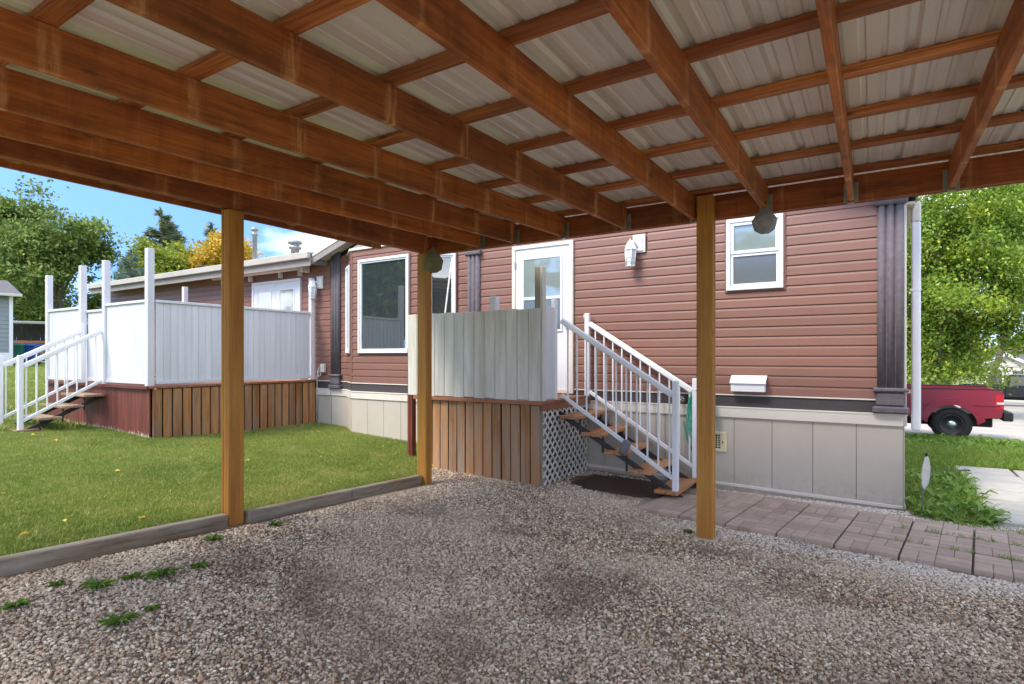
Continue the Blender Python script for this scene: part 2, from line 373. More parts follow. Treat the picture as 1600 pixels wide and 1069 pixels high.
def tube_bm(bm, pts, radii, seg=8, cap=True):
    pts = [Vector(p) for p in pts]; rings = []
    for i, p in enumerate(pts):
        d = (pts[min(i + 1, len(pts) - 1)] - pts[max(i - 1, 0)]).normalized()
        a = d.orthogonal().normalized() if i == 0 else (prev - d * prev.dot(d)).normalized()
        prev = a; b = d.cross(a); r = radii[i] if hasattr(radii, '__len__') else radii
        rings.append([bm.verts.new(p + (a * math.cos(2 * math.pi * k / seg) + b * math.sin(2 * math.pi * k / seg)) * r) for k in range(seg)])
    for A, B in zip(rings, rings[1:]):
        for k in range(seg): bm.faces.new((A[k], A[(k + 1) % seg], B[(k + 1) % seg], B[k]))
    if cap: bm.faces.new(rings[0][::-1]); bm.faces.new(rings[-1])
def smooth(me):
    for p in me.polygons: p.use_smooth = True
    return me
def tube(name, parent, mat, pts, radii, seg=8, frame=None):
    bm = bmesh.new(); tube_bm(bm, pts, radii, seg); return link(name, smooth(mesh_from(bm)), mat, parent, frame)
def lathe_me(prof, seg=20, ang=2 * math.pi):
    bm = bmesh.new(); rings = []
    for r, z in prof: rings.append([bm.verts.new((r * math.cos(ang * k / seg), r * math.sin(ang * k / seg), z)) for k in range(seg)])
    for A, B in zip(rings, rings[1:]):
        for k in range(seg): bm.faces.new((A[k], A[(k + 1) % seg], B[(k + 1) % seg], B[k]))
    bm.faces.new(rings[0][::-1]); bm.faces.new(rings[-1])
    return mesh_from(bm)
def prism_me(poly, h):
    """polygon in XY extruded along +Z by h"""
    bm = bmesh.new(); a = [bm.verts.new((x, y, 0)) for x, y in poly]; b = [bm.verts.new((x, y, h)) for x, y in poly]
    bm.faces.new(a[::-1]); bm.faces.new(b); n = len(poly)
    for i in range(n): bm.faces.new((a[i], a[(i + 1) % n], b[(i + 1) % n], b[i]))
    bmesh.ops.recalc_face_normals(bm, faces=bm.faces); return mesh_from(bm)
def np_mesh(name, co, faces, k, tint=None):
    me = bpy.data.meshes.new(name); nv, nf = len(co), len(faces)
    me.vertices.add(nv); me.vertices.foreach_set('co', np.asarray(co, np.float32).ravel())
    me.loops.add(nf * k); me.loops.foreach_set('vertex_index', np.asarray(faces, np.int32).ravel())
    me.polygons.add(nf); me.polygons.foreach_set('loop_start', np.arange(0, nf * k, k, dtype=np.int32)); me.polygons.foreach_set('loop_total', np.full(nf, k, np.int32))
    if tint is not None:
        a = me.attributes.new('tint', 'FLOAT', 'POINT'); a.data.foreach_set('value', np.asarray(tint, np.float32))
    me.update(calc_edges=True); return me
def copy_tree(src, mw, label=None, parent=None):
    o = src.copy(); C.objects.link(o); W[o.name] = mw; o.parent = parent
    o.matrix_basis = mw if parent is None else W[parent.name].inverted() @ mw
    if label: o['label'] = label
    rel = W[src.name].inverted()
    for ch in list(src.children): copy_tree(ch, mw @ rel @ W[ch.name], None, o)
    return o

# ------------------------------------------------------------------ terrain
def sstep(a, b, v): t = np.clip((v - a) / (b - a), 0, 1); return t * t * (3 - 2 * t)
def gz(x, y):
    x = np.asarray(x, float); y = np.asarray(y, float)
    z = 0.03 * np.clip(-1.6 - x, 0, 2.9) + 0.045 * np.clip(-4.5 - x, 0, 5.5) + 0.028 * np.clip(-10 - x, 0, 60)
    z = z + 0.05 * np.clip(5.3 - y, 0, 5) * sstep(1.0, 4.5, -x)
    z = z - (0.05 * sstep(9, 14, y) + 0.039 * np.clip(y - 14, 0, 80)) * sstep(-4, 0.5, x)
    return z
def gzf(x, y): return float(gz(x, y))
s_, c_ = math.sin(R(32.4)), math.cos(R(32.4))
def at(px, d_, z=None):
    u = (px - 800) / 890; x, y = d_ * (-s_ + u * c_), d_ * (c_ + u * s_); return (x, y, gzf(x, y) if z is None else z)
def sheet(name, xs, ys, off, mat, kind='structure', rough=0.0, seed=0, keep=None):
    X, Y = np.meshgrid(xs, ys); Z = gz(X, Y) + (off(X, Y) if callable(off) else off)
    if rough:
        rng = np.random.default_rng(seed); Z = Z + rough * (np.sin(X * 2.1 + seed) * np.cos(Y * 1.7) + 0.6 * np.sin(X * 5.3 + Y * 4.1) + 0.35 * rng.normal(size=X.shape))
    co = np.stack([X, Y, Z], -1).reshape(-1, 3); nx, ny = len(xs), len(ys)
    i = (np.arange(ny - 1)[:, None] * nx + np.arange(nx - 1)[None]).ravel()
    F_ = np.stack([i, i + 1, i + nx + 1, i + nx], -1)
    if keep is not None: cc_ = co[F_].mean(1); F_ = F_[keep(cc_[:, 0], cc_[:, 1])]
    me = smooth(np_mesh(name, co, F_, 4)); o = link(name, me, mat); tag(o, kind=kind); return o
far = lambda a, b, n: np.linspace(a, b, n)
sheet('ground', np.concatenate([far(-400, -60, 12), far(-55, 20, 76), far(25, 400, 12)]), np.concatenate([far(-300, -25, 8), far(-20, 60, 81), far(70, 700, 16)]), -0.10, 'terrain')
def lawn_gap(x, y): return (-4.56 - np.clip(y - 5.2, 0, 1) * .85) - x      # > 0 on the lawn side of its corner by the landing
def lawn_off(x, y): return np.where(y > 5.0, 0.006 + 0.039 * np.clip(lawn_gap(x, y) / .35, 0, 1), 0.045)
sheet('lawn', np.concatenate([np.arange(-62, -6, 0.5), np.arange(-6, -4.5, .08)]), np.concatenate([np.arange(-20, 4.6, 0.5), np.arange(4.7, 6, .1), np.arange(6, 40, 0.5)]), lawn_off, 'turf', keep=lambda x, y: lawn_gap(x, y) > -.02)
sheet('side_lawn', np.arange(0.35, 14, 0.45), np.arange(6.75, 13.6, 0.45), -0.008, 'turf')
gravel = sheet('gravel_drive', np.arange(-5.5, 6.01, 0.08), np.arange(-5, 7.25, 0.08), 0.0, 'gravelbed', rough=0.0015, seed=3)
sheet('street', np.arange(-30, 60, 1.0), np.concatenate([np.arange(13.5, 30, 0.5), np.arange(30, 80, 2)]), 0.0, 'street')

# ------------------------------------------------------------------ carport
YF = 5.21            # near face of the beam along the house side
JB, JT = 2.815, 3.022 # joist bottom / top
cp = thing('carport', 'open wooden carport with stained joists and ribbed metal roof overhead', 'carport', (-0.8, 2.4, 0))
for k, (x0, x1) in enumerate(((-4.6, -1.26), (-1.255, 3.1))):
    plank('beam', cp, 'beam', (x0, YF + 0.019, 2.919), (x1, YF + 0.019, 2.919), 0.206, 0.038, (0, -1, 0))
    plank('beam', cp, 'beam', (x0 + 0.02, YF + 0.0585, 2.917), (x1, YF + 0.0585, 2.917), 0.206, 0.038, (0, -1, 0))
for xx in (-4.47, -4.511):
    plank('side_beam', cp, 'beam', (xx, -1.3, 2.919), (xx, YF - 0.002, 2.919), 0.206, 0.038, (1, 0, 0))
plank('side_beam', cp, 'beam', (2.6, -1.3, 2.919), (2.6, YF - 0.002, 2.919), 0.206, 0.038, (1, 0, 0))
JX = [(-3.71, -.0871), (-3.26, -.0871), (-2.667, -.0787), (-2.007, -.045), (-1.35, -.018), (-0.766, -.002), (-0.149, 0), (0.478, .006), (1.1, 0), (1.72, 0), (2.2, 0)]   # (x at the beam, drift per metre away from it)
rj = random.Random(4)
hbm = bmesh.new()
def hanger_me():
    if 'hang' in _cache: return _cache['hang']
    bm = bmesh.new()
    def bx(x0, x1, y0, y1, z0, z1):
        m = Matrix.Translation(((x0 + x1) / 2, (y0 + y1) / 2, (z0 + z1) / 2)) @ Matrix.Diagonal((x1 - x0, y1 - y0, z1 - z0, 1)); bmesh.ops.create_cube(bm, size=1, matrix=m)
    bx(-0.0235, 0.0235, -0.05, -0.001, -0.1215, -0.119)
    for s in (-1, 1):
        bx(min(s * 0.0205, s * 0.0235), max(s * 0.0205, s * 0.0235), -0.045, -0.003, -0.119, 0.04)
        bx(min(s * 0.0235, s * 0.05), max(s * 0.0235, s * 0.05), -0.003, -0.0005, -0.11, 0.045)
    me = mesh_from(bm); me.materials.append(M['galv']); _cache['hang'] = me; return me
hbm.free()
for x, dr in JX:
    plank('joist', cp, 'joist', (x + dr * (YF + 1.3), -1.3, 2.919), (x, YF - 0.004, 2.919), 0.206, 0.039, (1, 0, 0), 0.004)
    link('joist_hanger', hanger_me(), None, cp, Matrix.Translation((x, YF, 2.919)))
for k in range(11):
    y = 5.13 - 0.592 * k
    for (xa, xb) in ((-5.36, -1.42), (-1.41, 3.1)):
        dz = rj.uniform(-.008, .008)
        plank('purlin', cp, 'purlin', (xa, y + dz, JT + 0.020), (xb, y - dz, JT + 0.020), 0.089, 0.038, (0, 0, 1), 0.004)
# ribbed roof sheets
def rib_profile():
    p = []
    for k in range(3):
        o = k * 0.3
        p += [(o + 0.0, 0), (o + 0.018, 0.02), (o + 0.045, 0.02), (o + 0.063, 0), (o + 0.118, 0), (o + 0.125, 0.005), (o + 0.145, 0.005), (o + 0.152, 0), (o + 0.205, 0), (o + 0.212, 0.005), (o + 0.232, 0.005), (o + 0.239, 0)]
    p += [(0.9, 0.0), (0.918, 0.02), (0.93, 0.02)]
    return p
def sheet_me():
    pr = rib_profile(); bm = bmesh.new(); ys = [-3.9, 0.0, 3.1]; t = 0.0012
    rows = [[bm.verts.new((x, y, z)) for x, z in pr] for y in ys]; rows2 = [[bm.verts.new((x, y, z + t)) for x, z in pr] for y in ys]
    for a, b in zip(rows, rows[1:]):
        for i in range(len(pr) - 1): bm.faces.new((a[i + 1], a[i], b[i], b[i + 1]))
    for a, b in zip(rows2, rows2[1:]):
        for i in range(len(pr) - 1): bm.faces.new((a[i], a[i + 1], b[i + 1], b[i]))
    me = mesh_from(bm); me.materials.append(M['sheet']); return me
sm = sheet_me()
plank('fascia_board', cp, 'beam', (-5.38, -1.4, 3.03), (-5.38, 5.3, 3.03), .089, .036, (1, 0, 0))
for k in range(10):
    link('roof_sheet', sm, None, cp, Matrix.Translation((-5.46 + 0.88 * k, 2.45, JT + 0.0405 + (0.0016 if k % 2 else 0))))
# laminated posts
def post(x0, x1, y0, y1, z0, z1, along, rz=0.0):
    core = thing_part = None
    n = 3
    for k in range(n):
        if along == 'x':
            a = x0 + (x1 - x0) * k / n; b = x0 + (x1 - x0) * (k + 1) / n
            plank('post_ply', cp, 'post', ((a + b) / 2, (y0 + y1) / 2, z0), ((a + b) / 2, (y0 + y1) / 2, z1 - 0.002 * k), y1 - y0 - 0.003 * (k % 2), b - a - 0.004, (1, 0, 0), 0.008)
        else:
            a = y0 + (y1 - y0) * k / n; b = y0 + (y1 - y0) * (k + 1) / n
            plank('post_ply', cp, 'post', ((x0 + x1) / 2, (a + b) / 2, z0), ((x0 + x1) / 2, (a + b) / 2, z1 - 0.002 * k), x1 - x0 - 0.003 * (k % 2), b - a - 0.004, (0, 1, 0), 0.008)
post(-1.315, -1.175, 5.092, 5.206, -0.02, 3.012, 'y')
post(-4.565, -4.425, 5.09, 5.206, 0.03, 2.812, 'y')
post(-4.548, -4.434, 2.68, 2.82, 0.12, 2.812, 'x')
post(-4.548, -4.434, -1.3, -1.16, 0.1, 2.812, 'x')
post(2.54, 2.66, 5.06, 5.2, -0.05, 2.812, 'y'); post(2.54, 2.66, -1.3, -1.16, -0.05, 2.812, 'x')
box('footing', cp, 'concrete', -1.36, -1.13, 5.04, 5.25, -0.1, 0.012, 0.02)

# timber kerb
kb = thing('timber_kerb', 'weathered grey timber edging between the lawn and the gravel', 'edging', (-4.42, 2, 0.2))
def kz(y): return gzf(-4.45, y) + 0.038
plank('timber', kb, 'kerb', (-4.37, -2.0, kz(-2)), (-4.405, 0.35, kz(.35)), 0.125, 0.09, (1, 0, 0), 0.008)
plank('timber', kb, 'kerb', (-4.405, 0.355, kz(.355)), (-4.45, 2.66, kz(2.66)), 0.13, 0.088, (1, 0, 0), 0.008)
plank('timber', kb, 'kerb', (-4.44, 2.835, kz(2.84) - .005), (-4.50, 4.0, kz(4.0)), 0.125, 0.085, (1, 0, 0), 0.008)
plank('timber', kb, 'kerb', (-4.505, 4.005, kz(4.0)), (-4.51, 5.08, kz(5.08) + .01), 0.12, 0.085, (1, 0, 0), 0.008)

# ------------------------------------------------------------------ house
HW = 7.19
house = thing('mobile_home', 'mobile home with red-brown lap siding, charcoal pilasters and beige skirting', 'house', (-4, 9, 0))
ZB, CO = 1.150, 0.1145
SP = [(0.0, 0.0), (0.0, -0.0155), (0.004, -0.0165), (0.082, -0.0115), (0.1, -0.0065), (0.1145, -0.005), (0.1145, 0.0)]   # (z, out)
def siding_me(ln):
    key = ('sid', round(ln, 2))
    if key in _cache: return _cache[key]
    bm = bmesh.new(); a = [bm.verts.new((-ln / 2, y, z)) for z, y in SP]; b = [bm.verts.new((ln / 2, y, z)) for z, y in SP]; n = len(SP)
    for i in range(n): bm.faces.new((a[i], a[(i + 1) % n], b[(i + 1) % n], b[i]))
    bm.faces.new(a[::-1]); bm.faces.new(b); bmesh.ops.recalc_face_normals(bm, faces=bm.faces)
    me = mesh_from(bm); me.materials.append(M['siding']); _cache[key] = me; return me
def side_wall(parent, P, Q, z0, n, openings, topfun=None, gap=0.0):
    """lap boards from P to Q (wall line, outside on the right-hand side going P->Q ... -Y for +X)"""
    P, Q = Vector(P), Vector(Q); d = (Q - P); ln = d.length; d.normalize(); ang = math.atan2(d.y, d.x)
    for k in range(n):
        za, zb = z0 + CO * k, z0 + CO * (k + 1); segs = [(0.0, ln)]
        for (a, b, oz0, oz1) in openings:
            if min(zb, oz1) - max(za, oz0) > 0.5 * CO:
                ns = []
                for s0, s1 in segs:
                    if b <= s0 or a >= s1: ns.append((s0, s1)); continue
                    if a > s0: ns.append((s0, a))
                    if b < s1: ns.append((b, s1))
                segs = ns
        if topfun:
            lim = topfun(za)
            segs = [(max(s0, lim[0]), min(s1, lim[1])) for s0, s1 in segs]
        for s0, s1 in segs:
            if s1 - s0 < 0.03: continue
            c = P + d * ((s0 + s1) / 2)
            link('siding_board', siding_me(s1 - s0 - 0.004), None, parent, Matrix.Translation((c.x, c.y, za)) @ Matrix.Rotation(ang, 4, 'Z'))

# core walls (sheathing) : main block with gable toward the carport, plus the long wing to the left
XL, XR, XW, YB = -8.55, 0.26, -17.4, 12.6
EZ = 3.36      # main eave height at the corners
PK = 4.78      # ridge
xm = (XL + XR) / 2
wall_poly = [(XL, 0.95), (XR, 0.95), (XR, EZ), (xm, PK), (XL, EZ)]
me = prism_me(wall_poly, YB - HW); wall = link('wall', me, 'siding', house, Matrix.Translation((0, YB, 0)) @ Matrix.Rotation(R(90), 4, 'X'))
me = prism_me([(XW, 0.95), (XL - 0.003, 0.95), (XL - 0.003, 3.40), (XW, 3.40)], YB - HW); wing = link('wing_wall', me, 'siding', house, Matrix.Translation((0, YB, 0)) @ Matrix.Rotation(R(90), 4, 'X'))
# openings, as distances from the wall's left end, x from XL
DO = (-4.535, -3.53, 1.10, 3.225); WI = (-1.49, -0.868, 2.385, 3.235); BAYX = (-8.13, -5.58)
op = [(DO[0] - XL - .01, DO[1] - XL + .01, DO[2], DO[3] + .02), (WI[0] - XL - .02, WI[1] - XL + .02, WI[2] - .02, WI[3] + .02), (BAYX[0] - XL, BAYX[1] - XL, 0, 3.45), (-2.675 - XL, -2.475 - XL, 2.95, 3.2)]
def top_main(z):
    if z + CO <= EZ: return (0.0, XR - XL)
    c = (z + CO - EZ) / (PK - EZ) * (xm - XL); return (c, XR - XL - c)
side_wall(wall, (XL, HW - .001, 0), (XR, HW - .001, 0), ZB, 31, op, top_main)
FD = (-10.98, -9.42, 1.1, 3.13)
side_wall(wing, (XW, HW - .001, 0), (XL - .02, HW - .001, 0), ZB, 19, [(FD[0] - XW - .02, FD[1] - XW + .02, FD[2], FD[3] + .02)])
# right side wall of the main block
box('corner_trim', house, 'cream', XR + .001, XR + .03, HW - .005, HW + .06, 1.0, 3.36)

# base trims: white line, charcoal band, skirting cap, skirting panels
def base_trim(P, Q, ground_l, ground_r, panels=True, ext=0.0, trims=True):
    P, Q = Vector(P + (0,)), Vector(Q + (0,)); d = (Q - P); ln = d.length; ang = math.atan2(d.y, d.x)
    fr = Matrix.Translation(P) @ Matrix.Rotation(ang, 4, 'Z')
    box('starter_strip', house, 'cream', -ext, ln + ext, -0.026, 0.0, ZB - 0.018, ZB - 0.002, 0.002, fr)
    box('base_band', house, 'band', -ext, ln + ext, -0.012, 0.0, 1.0, ZB - 0.018, 0, fr)
    box('skirting_bead', house, 'cream', -ext * 1.1, ln + ext * 1.1, -0.042, 0.0, 0.982, 1.0, 0.003, fr)
    for (a, b, o) in ((0, ln * 0.56, 0.0), (ln * 0.56, ln, 0.004)) if ln > 5 else ((0, ln, 0.0),):
        box('skirting_cap', house, 'cream', a - (ext if a == 0 else 0), b + (ext if b == ln else 0), -0.034 - o, 0.0, 0.872, 0.982, 0.004, fr)
    n = max(1, round(ln / 0.405)); w = ln / n
    for k in range(n):
        xm_ = (P + d.normalized() * (w * (k + .5))); g = gzf(xm_.x, xm_.y)
        box('skirting_panel', house, 'skirt', w * k + 0.002, w * (k + 1) - 0.002, -0.014, 0.0, g - 0.05, 0.872, 0.003, fr)
    g0, g1 = gzf(P.x, P.y), gzf(Q.x, Q.y)
    plank('skirting_foot', house, 'cream', (-ext, -0.014, g0 + 0.025), (ln + ext, -0.014, g1 + 0.025), 0.035, 0.022, (0, -1, 0), 0.003, fr)
base_trim((BAYX[1], HW), (XR, HW), 0, 0, ext=0.0)
base_trim((XL, HW), (BAYX[0], HW), 0, 0)
base_trim((XW, HW), (XL - .01, HW), 0, 0)
base_trim((XR, HW), (XR, YB), 0, 0, ext=0.0)
# solid core of the skirting
link('skirting_core', prism_me([(XW, HW), (XR, HW), (XR, YB), (XW, YB)], 1.2), 'band', house, Matrix.Translation((0, 0.001, -0.25)))

# windows and doors: frames built from bars, panes set back
def bars(name, parent, mat, fr, x0, x1, z0, z1, w, d0, d1, bev=0.004):
    """rectangular frame in the local XZ plane, from depth -d0 (outside) to -d1"""
    bm = bmesh.new()
    def bx(a, b, c, e):
        m_ = Matrix.Translation(((a + b) / 2, -(d0 + d1) / 2, (c + e) / 2)) @ Matrix.Diagonal((b - a, abs(d0 - d1), e - c, 1)); bmesh.ops.create_cube(bm, size=1, matrix=m_)
    bx(x0, x0 + w, z0 + w, z1 - w); bx(x1 - w, x1, z0 + w, z1 - w); bx(x0, x1, z0, z0 + w); bx(x0, x1, z1 - w, z1)
    bmesh.ops.bevel(bm, geom=bm.edges[:], offset=bev, segments=1, affect='EDGES')
    return link(name, mesh_from(bm), mat, parent, fr)
def fr_wall(P, Q=None):
    P = Vector((P[0], P[1], 0)); ang = 0.0
    if Q is not None: ang = math.atan2(Q[1] - P.y, Q[0] - P.x)
    return Matrix.Translation(P) @ Matrix.Rotation(ang, 4, 'Z')
def window(fr, x0, x1, z0, z1, pane='glass', split=None, surround='siding'):
    w = bars('window', house, 'vinyl_white', fr, x0, x1, z0, z1, 0.045, 0.055, 0.0)
    bars('casing', w, surround, fr, x0 - 0.022, x1 + 0.022, z0 - 0.022, z1 + 0.022, 0.0215, 0.03, 0.0, 0.002)
    if split:
        zm = z0 + (z1 - z0) * split
        bars('sash', w, 'vinyl_white', fr, x0 + .046, x1 - .046, zm - 0.02, z1 - .046, 0.038, 0.042, 0.004)
        bars('sash', w, 'vinyl_white', fr, x0 + .046, x1 - .046, z0 + .046, zm - 0.022, 0.03, 0.03, 0.003)
        box('pane', w, pane, x0 + .07, x1 - .07, -0.016, -0.010, zm, z1 - .07, 0, fr)
        box('pane', w, 'screen_glass', x0 + .07, x1 - .07, -0.012, -0.006, z0 + .07, zm - .04, 0, fr)
    else:
        bars('sash', w, 'vinyl_white', fr, x0 + .046, x1 - .046, z0 + .046, z1 - .046, 0.026, 0.038, 0.004)
        box('pane', w, pane, x0 + .06, x1 - .06, -0.016, -0.008, z0 + .06, z1 - .06, 0, fr)
    return w
F0 = fr_wall((0, HW - 0.001))
window(F0, *WI[:2], *WI[2:], pane='glass_pale', split=0.53)
# entry door
FR = F0
d = bars('entry_door', house, 'cream', FR, DO[0], DO[1], 1.08, DO[3], 0.055, 0.05, 0.0)
box('door_leaf', d, 'white_door', DO[0] + .056, DO[1] - .056, -0.03, -0.002, 1.136, DO[3] - .056, 0.003, FR)
gx0, gx1 = DO[0] + .2, DO[1] - .2
bars('lite_frame', d, 'white_door', FR, gx0 - .03, gx1 + .03, 1.95, 3.04, 0.032, 0.046, 0.029, 0.006)
box('pane', d, 'glass_pale', gx0, gx1, -0.036, -0.031, 2.46, 3.01, 0, FR)
box('pane', d, 'screen_glass', gx0, gx1, -0.036, -0.031, 1.98, 2.42, 0, FR)
box('meeting_rail', d, 'white_door', gx0, gx1, -0.044, -0.031, 2.42, 2.46, 0.003, FR)
link('door_handle', smooth(lathe_me([(0.028, 0), (0.03, 0.01), (0.012, 0.014), (0.012, 0.04), (0.027, 0.05), (0.027, 0.07), (0.01, 0.08)], 14)), 'chrome', d, Matrix.Translation((DO[1] - .13, HW - .031, 2.08)) @ Matrix.Rotation(R(90), 4, 'X'))
for z in (1.4, 2.15, 2.9): box('hinge', d, 'galv', DO[0] + .05, DO[0] + .066, -0.056, -0.03, z, z + .1, 0.002, FR)
# french doors on the wing
d = bars('french_door', house, 'vinyl_white', FR, FD[0], FD[1], 1.08, FD[3], 0.05, 0.05, 0.0)
fm = (FD[0] + FD[1]) / 2
for a, b in ((FD[0] + .052, fm - .003), (fm + .003, FD[1] - .052)):
    box('door_leaf', d, 'white_door', a, b, -0.032, -0.002, 1.136, FD[3] - .052, 0.003, FR)
    bars('lite_frame', d, 'white_door', FR, a + .12, b - .12, 1.5, 2.95, 0.03, 0.046, 0.031, 0.005)
    box('pane', d, 'glass_pale', a + .15, b - .15, -0.037, -0.033, 1.53, 2.92, 0, FR)
# bay
BF = 6.88; B0, B1 = (BAYX[0], HW), (-7.66, BF); B2, B3 = (-6.12, BF), (BAYX[1], HW)
bw = link('bay_wall', prism_me([B0, B1, B2, B3], 3.42 - 0.95), 'siding', house, Matrix.Translation((0, -0.0, 0.95)))
def bl(P, Q): return math.hypot(Q[0] - P[0], Q[1] - P[1])
fl, ff, frr = fr_wall(B0, B1), fr_wall(B1, B2), fr_wall(B2, B3)
side_wall(bw, B0 + (0,), B1 + (0,), ZB, 20, [(0.10, bl(B0, B1) - .07, 1.64, 3.2)])
side_wall(bw, B1 + (0,), B2 + (0,), ZB, 20, [(0.17, 1.37, 1.64, 3.26)])
side_wall(bw, B2 + (0,), B3 + (0,), ZB, 20, [(0.13, bl(B2, B3) - .01, 1.64, 3.26)])
window(ff, 0.19, 1.35, 1.655, 3.25)
window(fl, 0.10, bl(B0, B1) - .08, 1.655, 3.2, )
window(frr, 0.14, bl(B2, B3) - .03, 1.655, 3.25)
for (x, y) in (B1, B2):
    box('bay_corner', house, 'siding', x - .02, x + .02, y - .022, y + .02, ZB - .02, 3.43, 0.006)
for P, Q in ((B0, B1), (B1, B2), (B2, B3)): base_trim(P, Q, 0, 0)
bt = link('bay_cap', prism_me([(B0[0] - .03, HW), (B1[0] - .03, BF - .04), (B2[0] + .03, BF - .04), (B3[0] + .03, HW)], 0.04), 'cream', house, Matrix.Translation((0, 0, 3.43)))
bm = bmesh.new(); lo = [bm.verts.new((x, y, 3.472)) for x, y in ((B0[0], HW), (B1[0], BF - .02), (B2[0], BF - .02), (B3[0], HW))]; hi = [bm.verts.new((x, HW - .006, 3.75)) for x in (-7.5, -6.3)]
bm.faces.new((lo[0], lo[1], hi[0])); bm.faces.new((lo[1], lo[2], hi[1], hi[0])); bm.faces.new((lo[2], lo[3], hi[1])); bm.faces.new((lo[3], lo[0], hi[0], hi[1])); bm.faces.new(lo[::-1])
bmesh.ops.recalc_face_normals(bm, faces=bm.faces); link('bay_roof', mesh_from(bm), 'fascia', house)

# charcoal fluted pilasters
def pilaster(xc, w, ztop, zb=1.0, y=HW, depth=0.075):
    z0 = zb
    pr = [(-w / 2, 0)]
    nf = 3
    for k in range(nf):
        for j in range(7):
            t = j / 6; pr.append((-w / 2 + w * (k + t) / nf, -depth * 0.45 - depth * 0.55 * math.sin(math.pi * t) ** 0.7))
    pr.append((w / 2, 0))
    p = link('pilaster', smooth(prism_me(pr, ztop - .06 - z0 - .24)), 'charcoal', house, Matrix.Translation((xc, y - .001, z0 + .24)))
    for zz, h, e in ((z0 + .002, .075, .045), (z0 + .077, .15, .012), (z0 + .227, .045, .04), (ztop - .085, .07, .035), (ztop - .015, .03, .02)):
        box('moulding', p, 'charcoal', xc - w / 2 - e, xc + w / 2 + e, y - depth - e * .7, y - .002, zz, zz + h, 0.018)
    return p
pilaster(0.150, 0.235, 3.27, depth=0.07)
pilaster(-5.245, 0.23, 3.25)
pilaster(-8.40, 0.22, 3.66)
# roofs
def slab(name, parent, mat, pts, t):
    """quad pts (top surface) thickened downward by t"""
    bm = bmesh.new(); a = [bm.verts.new(p) for p in pts]; b = [bm.verts.new((p[0], p[1], p[2] - t)) for p in pts]
    bm.faces.new(a); bm.faces.new(b[::-1])
    for i in range(4): bm.faces.new((a[i], b[i], b[(i + 1) % 4], a[(i + 1) % 4]))
    bmesh.ops.recalc_face_normals(bm, faces=bm.faces); return link(name, mesh_from(bm), mat, parent)
sl = (PK - EZ) / (xm - XL); OH = 0.32
for s, xe in ((-1, XL), (1, XR)):
    xo = xe + s * 0.12; zo = EZ - sl * 0.12 + .14
    rf = slab('roof', house, 'shingle', [(xo, HW - OH, zo), (xm, HW - OH, PK + .14), (xm, YB + OH, PK + .14), (xo, YB + OH, zo)], 0.03)
    slab('soffit', rf, 'soffit', [(xo, HW - OH + .02, zo - .04), (xm, HW - OH + .02, PK + .10), (xm, HW - .001, PK + .10), (xo, HW - .001, zo - .04)], 0.02)
    slab('fascia', rf, 'fascia', [(xo - s * 0.0, HW - OH - .022, zo - .005), (xm, HW - OH - .022, PK + .135), (xm, HW - OH - .001, PK + .135), (xo, HW - OH - .001, zo - .005)], 0.15)
    slab('drip_edge', rf, 'cream', [(xo, HW - OH - .034, zo + .008), (xm, HW - OH - .034, PK + .148), (xm, HW - OH - .0225, PK + .148), (xo, HW - OH - .0225, zo + .008)], 0.045)
    box('eave_fascia', rf, 'fascia', min(xo, xo + s * .02), max(xo, xo + s * .02), HW - OH - .02, YB + OH, zo - .17, zo - .002)
WE = 3.5; XG = XL - 0.13
rf = slab('wing_roof', house, 'roofing', [(XW - .25, HW - .38, WE), (XG, HW - .38, WE), (XG, 9.9, WE + .36), (XW - .25, 9.9, WE + .36)], 0.03)
slab('roof_back', rf, 'roofing', [(XW - .25, 9.9, WE + .36), (XG, 9.9, WE + .36), (XG, YB + .3, WE), (XW - .25, YB + .3, WE)], 0.03)
box('gutter', rf, 'gutter', XW - .25, XG, HW - .45, HW - .385, WE - .11, WE + .012, 0.01)
box('fascia', rf, 'fascia', XW - .24, XG, HW - .384, HW - .36, WE - .24, WE - .031)
box('soffit', rf, 'soffit', XW - .24, XG, HW - .359, HW - .002, WE - .12, WE - .1)
def stack(name, x, y, z0, z1, r, mat):
    return link(name, smooth(lathe_me([(r * 1.6, 0), (r * 1.5, .05), (r, .09), (r, z1 - z0 - .22), (r * 1.5, z1 - z0 - .21), (r * 1.5, z1 - z0 - .15), (r * 1.1, z1 - z0 - .14), (r * 1.1, z1 - z0 - .09), (r * 1.7, z1 - z0 - .08), (r * 1.6, z1 - z0 - .02), (r * .4, z1 - z0)], 14)), mat, house, Matrix.Translation((x, y, z0)))
stack('chimney', -13.7, 9.0, 3.7, 4.98, 0.055, 'galv'); stack('chimney', -12.05, 9.0, 3.7, 4.46, 0.1, 'galv'); stack('roof_vent', -16.2, 9.0, 3.7, 4.2, 0.06, 'black')
# rolled awning over the french doors
aw = link('awning', smooth(prism_me([(0.055 * math.cos(a), 0.055 * math.sin(a)) for a in [k * math.pi / 6 for k in range(12)]], 3.0)), 'cream', house, Matrix.Translation((-12.2, HW - .16, 3.31)) @ Matrix.Rotation(R(90), 4, 'Y'))
box('end_cap', aw, 'soffit', -9.2, -9.13, HW - .24, HW - .02, 3.2, 3.38, 0.03); box('back_bar', aw, 'soffit', -12.2, -9.2, HW - .1, HW - .02, 3.34, 3.37)
for x in (-12, -11, -10, -9.4): box('bracket', aw, 'cream', x, x + .03, HW - .12, HW - .02, 3.16, 3.27, .008)
